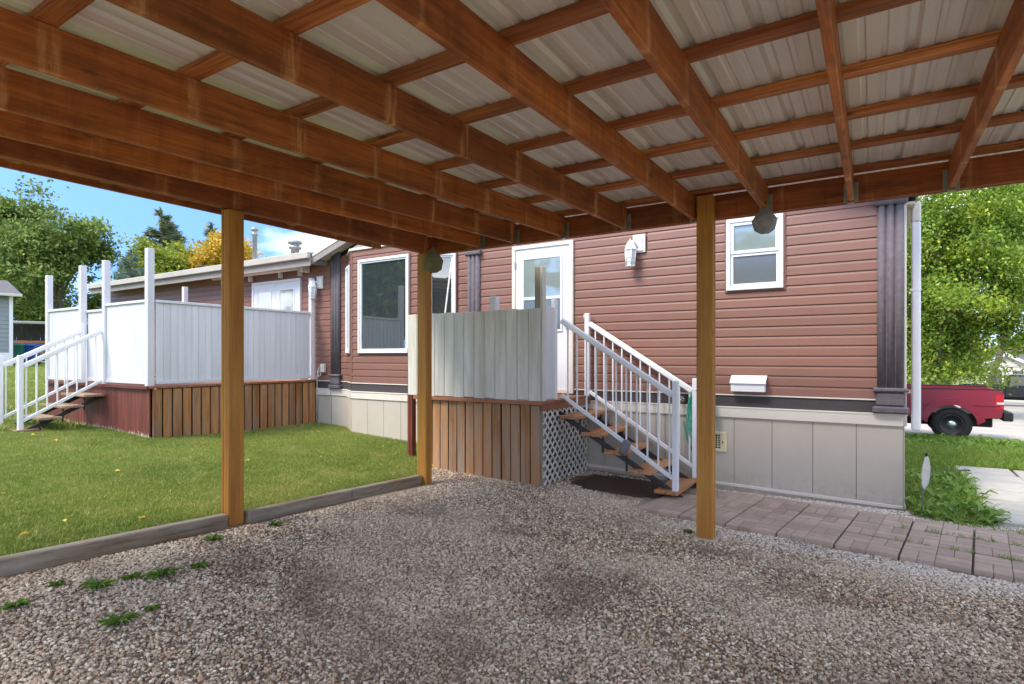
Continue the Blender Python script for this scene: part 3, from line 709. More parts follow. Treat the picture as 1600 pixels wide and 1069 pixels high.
# meter box and cable loop by the corner pilaster
mb = box('meter_box', house, 'cream', -8.79, -8.68, HW - .09, HW - .018, 1.3, 1.46, 0.01)
tube('conduit', mb, 'cream', [(-8.86, HW - .04, 1.40), (-8.90, HW - .05, 1.30), (-8.86, HW - .06, 1.22), (-8.80, HW - .06, 1.24), (-8.80, HW - .05, 1.31), (-8.86, HW - .05, 1.32), (-8.92, HW - .04, 1.2), (-8.92, HW - .05, 0.4)], 0.011)
# downspout at the right corner
ds = box('downspout', house, 'vinyl_white', 0.345, 0.43, 7.50, 7.565, 0.80, 3.05, 0.012)
box('elbow', ds, 'cream', 0.343, 0.432, 7.498, 7.567, 3.05, 3.26, 0.014); box('strap', ds, 'vinyl_white', 0.33, 0.432, 7.497, 7.568, 2.3, 2.33, .003)
box('strap', ds, 'cream', 0.262, 0.345, 7.51, 7.55, 1.2, 1.24, .003)
# rake soffit strip along the right eave
box('side_eave', house, 'soffit', XR + .002, 0.37, 7.3, YB, 3.20, 3.23); 

# ------------------------------------------------------------------ things fixed on the house wall
def wall_lantern(x, z, label):
    t = thing('wall_lantern', label, 'wall light', (x, HW - .017, z), group='white lanterns on the siding')
    F = Matrix.Translation((x, HW - .017, z))
    box('mounting_block', t, 'cream', -0.005, .165, -0.03, 0.0, -.05, .19, 0.006, F)
    box('backplate', t, 'white_metal', .025, .135, -0.045, -0.03, -.03, .15, 0.008, F)
    tube('arm', t, 'white_metal', [(.07, -.045, .02), (.05, -.09, .08), (.02, -.12, .09)], 0.014, 8, F)
    S = F @ Matrix.Translation((0.0, -.12, 0))
    cap = link('lamp_cap', lathe_me([(.082, -.02), (.078, -.005), (.055, .06), (.03, .09), (.012, .1), (.006, .125)], 6), 'white_metal', t, S)
    g = link('lamp_glass', lathe_me([(.058, -.22), (.07, -.022)], 6), 'lampglass', t, S)
    for k in range(6):
        a = k * math.pi / 3; tube('rib', g, 'white_metal', [(.060 * math.cos(a), .060 * math.sin(a), -.222), (.072 * math.cos(a), .072 * math.sin(a), -.02)], .006, 5, S)
    for z_, r in ((-.17, .0645), (-.12, .067), (-.07, .0695)):
        link('cross_bar', lathe_me([(r, -.004), (r + .002, 0), (r, .004)], 6), 'white_metal', g, S @ Matrix.Translation((0, 0, z_)))
    link('lamp_base', lathe_me([(.03, -.25), (.062, -.235), (.064, -.218)], 6), 'white_metal', t, S)
    return t
wall_lantern(-2.66, 3.0, 'white wall lantern on the siding right of the entry door')
wall_lantern(-8.93, 2.93, 'white wall lantern beside the french doors on the left wing')
t = thing('mailbox', 'small white metal mailbox on the siding under the window', 'mailbox', (-1.24, HW - .017, 1.19))
F = Matrix.Translation((-1.435, HW - .018, 1.19))
link('box_body', prism_me([(0, 0), (-.1, 0), (-.1, .11), (0, .175)], .37), 'white_metal', t, F @ Matrix(((0, 0, 1, 0), (1, 0, 0, 0), (0, 1, 0, 0), (0, 0, 0, 1))) @ Matrix.Translation((0, 0, .01)))
link('lid', prism_me([(-.001, .178), (-.112, .113), (-.118, .095), (-.112, .092), (-.104, .117), (-.001, .186)], .394), 'white_metal', t, F @ Matrix(((0, 0, 1, 0), (1, 0, 0, 0), (0, 1, 0, 0), (0, 0, 0, 1))))
t = thing('foundation_vent', 'cream foundation vent with square grille in the beige skirting', 'vent', (-1.6, HW - .014, .46))
F = Matrix.Translation((-1.72, HW - .0145, .45))
bars('vent_frame', t, 'vent', F, 0, .23, 0, .24, .035, .018, 0)
box('vent_back', t, 'black', .03, .2, -.003, -.001, .03, .21, 0, F)
for k in range(4): box('grille_bar', t, 'vent', .036 + .03 * (k + 1) - .004, .036 + .03 * (k + 1) + .004, -.012, -.005, .036, .204, 0, F)
for k in range(5): box('grille_bar', t, 'vent', .036, .165, -.014, -.0125, .036 + .028 * (k + 1) - .004, .036 + .028 * (k + 1) + .004, 0, F)
box('side_panel', t, 'vent', .165, .2, -.014, -.004, .0355, .2045, 0, F); box('latch', t, 'black', .178, .188, -.02, -.014, .1, .13, .002, F)
# outlet cover beside the door
tag(box('doorbell', None, 'wallgrey', -3.38, -3.36, HW - .03, HW - .016, 2.12, 2.18, .004), 'tiny cream doorbell button on the siding beside the entry door', 'doorbell')
# hose on its hanger, behind the right carport post
t = thing('garden_hose', 'coiled teal garden hose hanging on the wall beside the stair', 'hose', (-1.8, HW - .1, .3))
box('hanger', t, 'white_metal', -1.83, -1.70, HW - .16, HW - .0165, 1.185, 1.21, .006)
rh = random.Random(2)
pts = []
for lp in range(6):
    ww, hh = .075 + .018 * lp, .30 + .03 * (lp % 3)
    for k in range(14):
        a = math.pi / 2 + 2 * math.pi * k / 14
        pts.append((-1.77 + ww * math.cos(a) + rh.uniform(-.006, .006), HW - .06 - .013 * lp, 1.23 - hh + hh * math.sin(a)))
pts += [(-1.80, HW - .1, .7), (-1.86, HW - .1, .5), (-1.80, HW - .12, .30), (-1.70, HW - .15, .12), (-1.62, HW - .2, .05)]
tube('hose_coil', t, 'hose', pts, 0.0115, 8)
tube('hose_tail', t, 'hose', [(-2.0, HW - .05, .78), (-1.96, HW - .07, .6), (-1.88, HW - .07, .42), (-1.76, HW - .08, .25), (-1.6, HW - .1, .2)], 0.0115, 8)
t = thing('wall_tap', 'small chrome outdoor tap on the charcoal band beside the hose', 'tap', (-2.02, HW - .02, 1.06))
link('tap_body', smooth(lathe_me([(.03, 0), (.03, .008), (.012, .01), (.012, .07), (.018, .072), (.018, .09), (.008, .095)], 12)), 'chrome', t, Matrix.Translation((-2.02, HW - .0125, 1.06)) @ Matrix.Rotation(R(90), 4, 'X'))
link('tap_handle', lathe_me([(.03, 0), (.034, .004), (.03, .01)], 8), 'chrome', t, Matrix.Translation((-2.02, HW - .06, 1.09)))

# ------------------------------------------------------------------ entry landing
dk = thing('entry_landing', 'small wooden landing below the entry door with cedar planks and white lattice', 'deck', (-4.3, 6.5, 0))
X0, X1, Y0 = -5.28, -3.335, 5.88; DZ = 1.065
rr = random.Random(8)
n = 14
for k in range(n):
    a = X0 + (X1 - X0) * k / n; b = X0 + (X1 - X0) * (k + 1) / n; g = gzf((a + b) / 2, Y0)
    w = b - a - rr.uniform(.010, .022)
    plank('plank', dk, 'plank', ((a + b) / 2, Y0 + .012 + rr.uniform(-.003, .003), g - .05 + rr.uniform(0, .02)), ((a + b) / 2 + rr.uniform(-.006, .006), Y0 + .012, DZ - .045 - rr.uniform(0, .01)), w, .024, (0, -1, 0), .004)
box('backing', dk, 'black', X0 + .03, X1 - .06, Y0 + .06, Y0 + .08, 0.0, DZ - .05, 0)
for k in range(8): box('deck_board', dk, 'rim', X0, X1 + .03, Y0 - .025 + .162 * k, Y0 - .025 + .162 * k + .156, DZ - .038, DZ, 0.004)
plank('rim_board', dk, 'rim', (X0 - .02, Y0 - .038, DZ - .022), (X1 + .05, Y0 - .038, DZ - .022), .045, .025, (0, -1, 0))
plank('rim_board', dk, 'rim', (X1 + .043, Y0 - .02, DZ - .075), (X1 + .043, HW - .03, DZ - .075), .075, .026, (1, 0, 0))
plank('corner_post', dk, 'greywood', (X1 - .03, Y0 + .07, -.06), (X1 - .03, Y0 + .07, DZ - .04), .085, .085, (1, 0, 0))
plank('corner_post', dk, 'greywood', (X1 - .03, HW - .1, -.06), (X1 - .03, HW - .1, DZ - .04), .085, .085, (1, 0, 0))
for k in range(4):
    a = Y0 + .03 + .31 * k
    plank('side_plank', dk, 'plank', (X0 + .012, a + .15, 0.05), (X0 + .012, a + .15, DZ - .04), .295, .02, (-1, 0, 0))
# lattice on the stair side
lt = box('lattice', dk, 'greywood', X1 + .006, X1 + .022, Y0 + .03, Y0 + .065, -.05, DZ - .045, 0.003)
la, lb, lz0, lz1 = Y0 + .03, HW - .05, -.02, DZ - .05
def clip_line(c, s):
    # z = s*(y - c); clip to the panel
    ys = sorted([c + lz0 / s, c + lz1 / s]); y0, y1 = max(ys[0], la), min(ys[1], lb)
    return (y0, s * (y0 - c), y1, s * (y1 - c)) if y1 - y0 > .06 else None
for s, xo in ((1, .012), (-1, .0185)):
    c = la - 1.3
    while c < lb + 1.3:
        q = clip_line(c, s)
        if q: plank('slat', lt, 'lattice', (X1 + xo + .012, q[0], q[1]), (X1 + xo + .012, q[2], q[3]), .032, .006, (1, 0, 0), .001)
        c += .127
# inside of the landing: dark ground reads through the lattice
# white privacy screen
sc = thing('privacy_screen', 'worn white board screen standing on the entry landing', 'fence', (-4.3, Y0, DZ))
nb = 13; sx0, sx1 = -5.42, X1 + .01
for k in range(nb):
    a = sx0 + (sx1 - sx0) * k / nb; b = sx0 + (sx1 - sx0) * (k + 1) / nb
    plank('board', sc, 'worn_white', ((a + b) / 2, Y0 - .012 + rr.uniform(-.003, .003), DZ + .012 + rr.uniform(-.008, .01)), ((a + b) / 2, Y0 - .012, 2.172 + rr.uniform(-.006, .006)), b - a - rr.uniform(.003, .009), .02, (0, -1, 0), .003)
for z in (1.25, 2.05): plank('rail', sc, 'worn_white', (sx0, Y0 + .022, z), (sx1 - .1, Y0 + .022, z), .085, .036, (0, -1, 0))
plank('post', sc, 'greywood', (X1 - .045, Y0 + .045, DZ + .002), (X1 - .045, Y0 + .045, 2.67), .085, .05, (0, -1, 0))
plank('post', sc, 'worn_white', (X1 + .01, Y0 + .05, DZ + .002), (X1 + .01, Y0 + .05, 2.668), .085, .036, (1, 0, 0))
plank('post', sc, 'whiteboard', (-4.05, Y0 + .09, DZ + .002), (-4.05, Y0 + .09, 2.36), .09, .09, (0, -1, 0))
for k in range(2): plank('board', sc, 'whiteboard', (X1 + .022, Y0 + .15 + .125 * k, DZ + .02), (X1 + .022, Y0 + .15 + .125 * k, 2.20), .12, .02, (1, 0, 0))
plank('post', sc, 'white_metal', (X1 + .01, Y0 + .335, DZ + .002), (X1 + .01, Y0 + .335, 2.30), .06, .06, (1, 0, 0), .006)
# leaning pole and red-brown post at the left end
t = thing('leaning_pole', 'pale wooden pole leaning against the bay window behind the landing screen', 'pole', (-5.35, 6.5, DZ))
tube('shaft', t, 'lattice', [(-5.42, 6.45, DZ + .01), (-5.55, 6.98, 3.05)], [.014, .012], 8)
t = thing('timber_post', 'short red-brown timber post in the lawn beside the landing', 'post', (-5.62, 6.1, 0))
g = gzf(-5.62, 6.1)
for k in range(2): plank('post_ply', t, 'redpost', (-5.61 + .05 * k, 6.12, g + .02), (-5.61 + .05 * k, 6.12, 1.72 - .004 * k), .085, .046, (1, 0, 0), .006)

# ------------------------------------------------------------------ stairs with white metal rails
def stair(name, label, T, n, run, rise, width, z_top, tread_mat, rail_h, post_lo=0.0, posts_top=(True, True), pad=True):
    """local frame: +X = going down, Y across (0..width), Z up; T maps it to the world"""
    s = thing(name, label, 'stairs', T.translation); 
    ln = n * run
    for y in (.10, width - .10):
        plank('stringer', s, 'dark_steel', (-.05, y, z_top - .17), (ln - .02, y, z_top - n * rise - .09), .06, .03, (0, 1, 0), .004, T)
    for k in range(n):
        z = z_top - rise * (k + 1); x = run * k
        for j in range(2): plank('tread', s, tread_mat, (x + .07 + .135 * j, -.03, z - .019), (x + .07 + .135 * j, width + .03, z - .019), .13, .038, (0, 0, 1), .006, T)
        for y in (.12, width - .12): box('tread_bracket', s, 'dark_steel', x + .22, x + .24, y - .015, y + .015, max(z - .24, -9), z - .039, .002, T)
    xb = ln - .10; zb = z_top - rise * n
    for y in (0.03, width - .03):
        top_z = z_top + rail_h; drop = rise / run
        p0 = (.02, y, top_z - .08); p1 = (xb, y, top_z - .08 - drop * (xb - .02))
        ra = plank('handrail', s, 'white_metal', p0, p1, .05, .07, (0, 0, 1), .012, T)
        q0 = (.02, y, z_top + .06); q1 = (xb, y, z_top + .06 - drop * (xb - .02))
        plank('bottom_rail', ra, 'white_metal', q0, q1, .032, .045, (0, 0, 1), .006, T)
        nb = int(xb / .125)
        for k in range(nb):
            x = .02 + (xb - .02) * (k + .7) / nb
            plank('baluster', ra, 'white_metal', (x, y, q0[2] - drop * (x - .02) + .015), (x, y, p0[2] - drop * (x - .02) - .03), .018, .018, (0, 1, 0), .003, T)
        plank('newel_post', s, 'white_metal', (xb + .03, y, zb + .0), (xb + .03, y, p1[2] + .16), .062, .062, (0, 1, 0), .006, T)
        if posts_top[0 if y < width / 2 else 1]:
            plank('newel_post', s, 'white_metal', (-.01, y, z_top), (-.01, y, top_z + .06), .062, .062, (0, 1, 0), .006, T)
    for y in (.12, width - .12): box('foot', s, 'dark_steel', ln - .18, ln - .15, y - .02, y + .02, zb - .17, zb - .039, .002, T)
    return s
T1 = Matrix.Translation((X1 + .065, 6.23, 0))
stair('entry_stair', 'open stair of five wooden treads with white rails beside the lattice', T1, 5, .30, .19, .88, DZ, 'tread', 1.06, posts_top=(False, True))
t = thing('rail_light', 'small grey lamp clipped to the lower rail of the entry stair', 'lamp', (-2.25, 6.24, .46))
F = Matrix.Translation((-2.40, 6.19, .56)) @ Matrix.Rotation(R(25), 4, 'Y')
link('housing', smooth(lathe_me([(.044, -.08), (.05, -.07), (.05, .07), (.03, .085)], 16)), 'greyplastic', t, F)
link('lens', lathe_me([(.038, -.09), (.042, -.081)], 16), 'black', t, F)

# ------------------------------------------------------------------ big deck on the left
D0X, D1X, D0Y, D1Y, DZ2 = -12.62, -8.95, 4.21, HW - .06, 1.16
bd = thing('side_deck', 'raised deck on the lawn with red painted front and cedar plank side', 'deck', (-10.8, 5.7, .3))
n = 20
for k in range(n):
    a = D0Y + .02 + (D1Y - D0Y - .02) * k / n; b = D0Y + .02 + (D1Y - D0Y - .02) * (k + 1) / n; g = gzf(D1X, (a + b) / 2)
    plank('plank', bd, 'plank2', (D1X + .002, (a + b) / 2, g + .01 + rr.uniform(-.01, .02)), (D1X, (a + b) / 2, DZ2 - .045), b - a - rr.uniform(.016, .03), .024, (1, 0, 0), .004)
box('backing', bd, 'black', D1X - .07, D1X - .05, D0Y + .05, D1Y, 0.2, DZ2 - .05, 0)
n = 34
for k in range(n):
    a = D0X + (D1X - .012 - D0X) * k / n; b = D0X + (D1X - .012 - D0X) * (k + 1) / n; g = gzf((a + b) / 2, D0Y)
    plank('front_board', bd, 'redboard', ((a + b) / 2, D0Y, g + .02 + rr.uniform(-.01, .015)), ((a + b) / 2, D0Y, DZ2 - .045), b - a - .004, .02, (0, -1, 0), .003)
for k in range(21): box('deck_board', bd, 'rim', D0X, D1X + .03, D0Y - .04 + .145 * k, D0Y - .04 + .145 * k + .139, DZ2 - .036, DZ2, .004)
plank('rim_board', bd, 'redpost', (D0X, D0Y - .053, DZ2 - .02), (D1X + .03, D0Y - .053, DZ2 - .02), .045, .024, (0, -1, 0))
for k in range(5): plank('side_board', bd, 'redpost', (D0X - .012, D0Y + .05 + .6 * k, .75), (D0X - .012, D0Y + .6 + .6 * k, .75), .8, .02, (-1, 0, 0))
ws = thing('deck_screen', 'tall white board screen with posts around the side deck', 'fence', (-10.8, 5.7, DZ2))
TW = 2.395
def screen_run(p, q, nrm, n, top=TW, cap=True):
    p, q = Vector(p), Vector(q)
    for k in range(n):
        c = p.lerp(q, (k + .5) / n); w = (q - p).length / n
        plank('board', ws, 'whiteboard', (c.x, c.y, DZ2 + .03), (c.x, c.y, top), w - .004, .02, nrm, .003)
    if cap:
        d_ = (q - p).normalized()
        plank('cap_rail', ws, 'whiteboard', (p.x, p.y, top + .022), (q.x, q.y, top + .022), .07, .04, (0, 0, 1), .004)
        plank('bottom_rail', ws, 'whiteboard', (p.x + nrm[0] * .02, p.y + nrm[1] * .02, DZ2 + .055), (q.x + nrm[0] * .02, q.y + nrm[1] * .02, DZ2 + .055), .05, .018, nrm, .003)
screen_run((D1X - .01, D0Y + .08, 0), (D1X - .01, D1Y - .12, 0), (1, 0, 0), 26)
screen_run((-10.30, D0Y, 0), (D1X - .09, D0Y, 0), (0, -1, 0), 10)
screen_run((D0X + .08, D0Y, 0), (-11.26, D0Y, 0), (0, -1, 0), 10)
screen_run((-11.15, D0Y + .06, 0), (-10.40, D0Y + .06, 0), (0, -1, 0), 6, 2.33, True)   # gate leaf
for i, (x, y, zt, w) in enumerate(((D1X - .045, D0Y + .01, 3.19, .095), (-10.35, D0Y, 3.13, .09), (-11.20, D0Y, 3.12, .09), (D0X + .04, D0Y, 3.06, .09), (D1X - .03, D1Y - .06, 3.08, .08), (D1X - .2, D0Y + 1.45, 2.70, .08), (-12.55, 6.6, 3.1, .09), (-13.0 + 1.6, 6.9, 2.9, .08))):
    plank('post', ws, 'whiteboard', (x, y, DZ2 + .002), (x, y, zt), w, w, (1, 0, 0), .005)
T2 = Matrix.Translation((-11.2, D0Y - .03, 0)) @ Matrix.Rotation(R(-90), 4, 'Z')
stair('deck_stair', 'open stair with white metal rails up to the side deck', T2, 4, .28, .155, .86, DZ2, 'tread_old', .93, posts_top=(True, True))

# ------------------------------------------------------------------ hanging bags under the carport
def hanging_bag(name, label, loc, r, mat, cord_top):
    t = thing(name, label, 'wasp decoy', loc, group='cloth wasp decoys hung from the carport')
    bm = bmesh.new(); rb = random.Random(int(abs(loc[0]) * 100)); seg = 8
    prof = [(-1.18, .0), (-1.12, .42), (-.85, .80), (-.45, .97), (-.05, 1.0), (.3, .86), (.62, .58), (.9, .28), (1.08, .1), (1.2, .06)]
    rings = [[bm.verts.new((pr * r * (1 + rb.uniform(-.09, .09)) * math.cos(2 * math.pi * k / seg), pr * r * (1 + rb.uniform(-.09, .09)) * math.sin(2 * math.pi * k / seg), z * r * 1.05 + rb.uniform(-.02, .02) * r)) for k in range(seg)] for z, pr in prof]
    for A, B in zip(rings, rings[1:]):
        for k in range(seg): bm.faces.new((A[k], A[(k + 1) % seg], B[(k + 1) % seg], B[k]))
    bmesh.ops.remove_doubles(bm, verts=bm.verts, dist=.0005)
    F = Matrix.Translation(loc); me = mesh_from(bm); link('bag', me, mat, t, F)
    tube('cord', t, 'cord', [(loc[0], loc[1], loc[2] + r * 1.2), (loc[0] + .01, loc[1], loc[2] + r * 1.6), (loc[0], loc[1], cord_top)], .004, 6)
    return t
hanging_bag('wasp_decoy', 'olive cloth wasp decoy hanging beside the middle carport post', (-3.86, 4.55, 2.60), .108, 'olive', 2.83)
hanging_bag('wasp_decoy', 'grey cloth wasp decoy hanging in front of the window', (-0.75, 5.03, 2.715), .093, 'greycloth', 2.83)

# ------------------------------------------------------------------ paver path, slabs
path = tag(link('paver_path', None, None, None, Matrix.Translation((0, 6, 0))), kind='structure')
e1 = Vector((.992, -.125, 0)).normalized(); e2 = Vector((.125, .992, 0)).normalized(); A0 = Vector((-2.06, 5.665, 0))
rp = random.Random(5); Sz = .45
def paver(u0, u1, v0, v1, dz):
    c = A0 + e1 * ((u0 + u1) / 2) + e2 * ((v0 + v1) / 2)
    mw = Matrix.Translation((c.x, c.y, .012 + dz)) @ Matrix.Rotation(math.atan2(e1.y, e1.x) + rp.uniform(-.006, .006), 4, 'Z') @ Matrix.Rotation(rp.uniform(-.008, .008), 4, 'X')
    link('paver', box_me(u1 - u0, v1 - v0, .06, .005, 'paver'), None, path, mw)
for i in range(11):
    for j in range(3):
        if i == 0 and j == 2: continue
        if i < 4 and j == 2 and A0.x + i * Sz < -1.3 and False: continue
        ju, jv = .013, .011; u, v = i * Sz, j * Sz; dz = rp.uniform(-.005, .005); h = (Sz - ju) / 2; q = h / 2
        for a in range(2):
            for b in range(2):
                ua, va = u + a * h, v + b * h
                if (a + b) % 2:
                    for k in range(2): paver(ua + .001, ua + h - .001, va + q * k + .001, va + q * (k + 1) - .001, dz)
                else:
                    for k in range(2): paver(ua + q * k + .001, ua + q * (k + 1) - .001, va + .001, va + h - .001, dz)
slabs = tag(link('slab_walk', None, None, None, Matrix.Translation((1.5, 8, 0))), kind='structure')
for k in range(6):
    y = 7.0 + .55 * k
    for xx in (0.98, 1.6):
        mw = Matrix.Translation((xx + .3 + rp.uniform(-.02, .02) + .0 * k, y + .27, .018 + rp.uniform(-.006, .006))) @ Matrix.Rotation(rp.uniform(-.03, .03), 4, 'Z') @ Matrix.Rotation(rp.uniform(-.015, .015), 4, 'Y')
        link('slab', box_me(.6, .52, .05, .006, 'concrete'), None, slabs, mw)

# ------------------------------------------------------------------ vehicles
def arch(xc, r, zb, x_in, n=10):
    return [(xc + r * math.cos(a), zb + r * math.sin(a)) for a in [math.pi * k / n for k in range(n + 1)]]
def pickup(name, label, T, paint, flare, L=4.75, Wd=1.72, wr=.345, lift=0.0):
    """local: x = 0 at the tailgate, +x forward, y = 0..Wd (0 = near side), z = 0 ground"""
    t = thing(name, label, 'pickup truck', T.translation, group='pickup trucks')
    zb, zr = .46 + lift, 1.03 + lift; xa, xf = .78, L - .85
    RX = Matrix.Rotation(R(90), 4, 'X')
    def sidepoly(pts, y0, y1, nm, mat, par=t):
        return link(nm, prism_me(pts, y1 - y0), mat, par, T @ Matrix.Translation((0, y1, 0)) @ RX)
    bed = 1.95; ra = wr + .06
    a = arch(xa, ra, wr, 0)                      # from front side over to rear side of the arch
    aw_ = [p for p in a if p[1] >= zb]
    bedp = [(.02, zb + .06), (xa - math.sqrt(ra ** 2 - (zb - wr) ** 2), zb)] + [p for p in aw_[::-1]] + [(xa + math.sqrt(ra ** 2 - (zb - wr) ** 2), zb), (bed, zb), (bed, zr), (.05, zr), (.0, zr - .05), (0, zb + .3)]
    for y0, y1 in ((0, .09), (Wd - .09, Wd)):
        bs = sidepoly(bedp, y0, y1, 'bed_side', paint)
        yy = (y0 - .018, y0 + .004) if y0 == 0 else (y1 - .004, y1 + .018)
        if flare:
            ro = ra + .13; fp = [(xa + ra * math.cos(q), wr + ra * math.sin(q)) for q in [math.pi * (.02 + .96 * k / 14) for k in range(15)]] + [(xa + ro * math.cos(q), wr + ro * math.sin(q)) for q in [math.pi * (.06 + .88 * (14 - k) / 14) for k in range(15)]]
            sidepoly(fp, yy[0] - (.04 if y0 == 0 else 0), yy[1] + (0 if y0 == 0 else .04), 'fender_flare', paint, bs)
        box('rail_cap', bs, 'black', .03, bed - .01, y0 - .006, y1 + .006, zr, zr + .022, .006, T)
        box('body_crease', bs, paint, .05, bed, yy[0] + .006, yy[1], zr - .30, zr - .285, .003, T)
        tl = box('tail_light', t, 'taillight', -.012, .12, y0 - .008, y1 + .002, zr - .36, zr - .08, .012, T)
        box('reverse_lens', tl, 'lampglass', -.014, .10, y0 - .011, y1 + .003, zr - .27, zr - .225, .006, T)
    box('tailgate', t, paint, 0, .06, .092, Wd - .092, zb + .03, zr - .01, .015, T)
    box('bed_floor', t, 'black', .06, bed, .09, Wd - .09, zb + .02, zb + .1, .01, T)
    box('rear_bumper', t, 'black', -.16, .0, .06, Wd - .06, zb - .02, zb + .15, .02, T)
    box('chassis', t, 'black', .1, L - .3, .4, Wd - .4, .28 + lift, zb + .03, .02, T)
    # cab and nose
    af = [p for p in arch(xf, ra, wr, 0) if p[1] >= zb]; hf = math.sqrt(ra ** 2 - (zb - wr) ** 2)
    nose = [(bed + .03, zb), (xf - hf, zb)] + af[::-1] + [(xf + hf, zb), (L - .02, zb), (L, zr - .2), (L - .06, zr - .04), (L - 1.25, zr + .04), (bed + .03, zr + .01)]
    body = sidepoly(nose, 0, Wd, 'cab_body', paint)
    roof_z = 1.66 + lift
    cab = [(bed + .05, zr), (bed + .12, roof_z - .04), (bed + .2, roof_z), (bed + 1.0, roof_z), (bed + 1.12, roof_z - .04), (L - 1.2, zr + .035)]
    sidepoly(cab, .10, Wd - .10, 'cab', paint)
    wp = [(bed + .19, zr + .05), (bed + .24, roof_z - .09), (bed + 1.0, roof_z - .09), (L - 1.42, zr + .06)]
    for y0, y1 in ((.092, .105), (Wd - .105, Wd - .092)): sidepoly(wp, y0, y1, 'side_window', 'glass')
    for y0 in (-.004, Wd - .002): box('door_seam', t, 'black', bed + .16, bed + .168, y0, y0 + .006, zb + .05, zr, 0, T); box('door_handle', t, 'black', bed + .24, bed + .36, y0 - .014, y0 + .006, zr - .12, zr - .08, .004, T)
    for y0, s in ((.0, -1), (Wd, 1)): box('mirror', t, 'black', L - 1.72, L - 1.6, y0 + min(0, s * .16), y0 + max(0, s * .16), zr + .03, zr + .18, .02, T)
    box('rear_window', t, 'glass', bed + .07, bed + .09, .25, Wd - .25, zr + .12, roof_z - .1, 0, T @ Matrix.Translation((.0, 0, 0)))
    # wheels
    for x in (xa, xf):
        for y, s in ((.02, -1), (Wd - .02, 1)):
            Wm = T @ Matrix.Translation((x, y, wr)) @ Matrix.Rotation(R(90) * (-s), 4, 'X')
            Wm = T @ Matrix.Translation((x, y, wr)) @ Matrix.Rotation(R(90) if s < 0 else R(-90), 4, 'X')
            ty = link('wheel', smooth(lathe_me([(wr * .58, -.2), (wr * .93, -.2), (wr, -.16), (wr, -.04), (wr * .93, 0.0), (wr * .72, .012), (wr * .60, .0), (wr * .58, -.05), (wr * .3, -.06), (.01, -.06)], 28)), 'rubber', t, Wm)
            link('wheel_rim', smooth(lathe_me([(wr * .60, -.006), (wr * .56, .004), (wr * .52, -.02), (wr * .40, -.035), (wr * .30, -.02), (wr * .26, -.018)], 24)), 'rim_dark', ty, Wm)
            link('hub_cap', smooth(lathe_me([(wr * .27, -.03), (wr * .25, .0), (wr * .14, .018), (wr * .05, .022)], 16)), 'chrome', ty, Wm)
            for k in range(6):
                q = k * math.pi / 3; link('rim_hole', lathe_me([(.02, -.028), (.02, -.024)], 8), 'black', ty, Wm @ Matrix.Translation((wr * .40 * math.cos(q), wr * .40 * math.sin(q), -.006)))
    return t
Tr = Matrix.Translation((2.20, 14.12, gzf(1.3, 14.5) + .012)) @ Matrix.Diagonal((-1, 1, 1, 1))
# front points to -X: mirror-free version = rotate 180 and put the near side first
Tr = Matrix.Translation((2.08, 14.12 + 1.72, gzf(1.3, 14.9) + .005)) @ Matrix.Rotation(math.pi, 4, 'Z')
pickup('pickup_truck', 'dark red pickup truck parked behind the house, tail to the right', Tr, 'redpaint', True, wr=.335)
Tb = Matrix.Translation((4.1, 40.6, gzf(6, 41.5) + .005)) @ Matrix.Rotation(R(-4), 4, 'Z')
pickup('pickup_truck', 'black pickup truck parked across the street by the beige house', Tb, 'blackpaint', False, L=5.4, Wd=1.9, wr=.37, lift=.06)

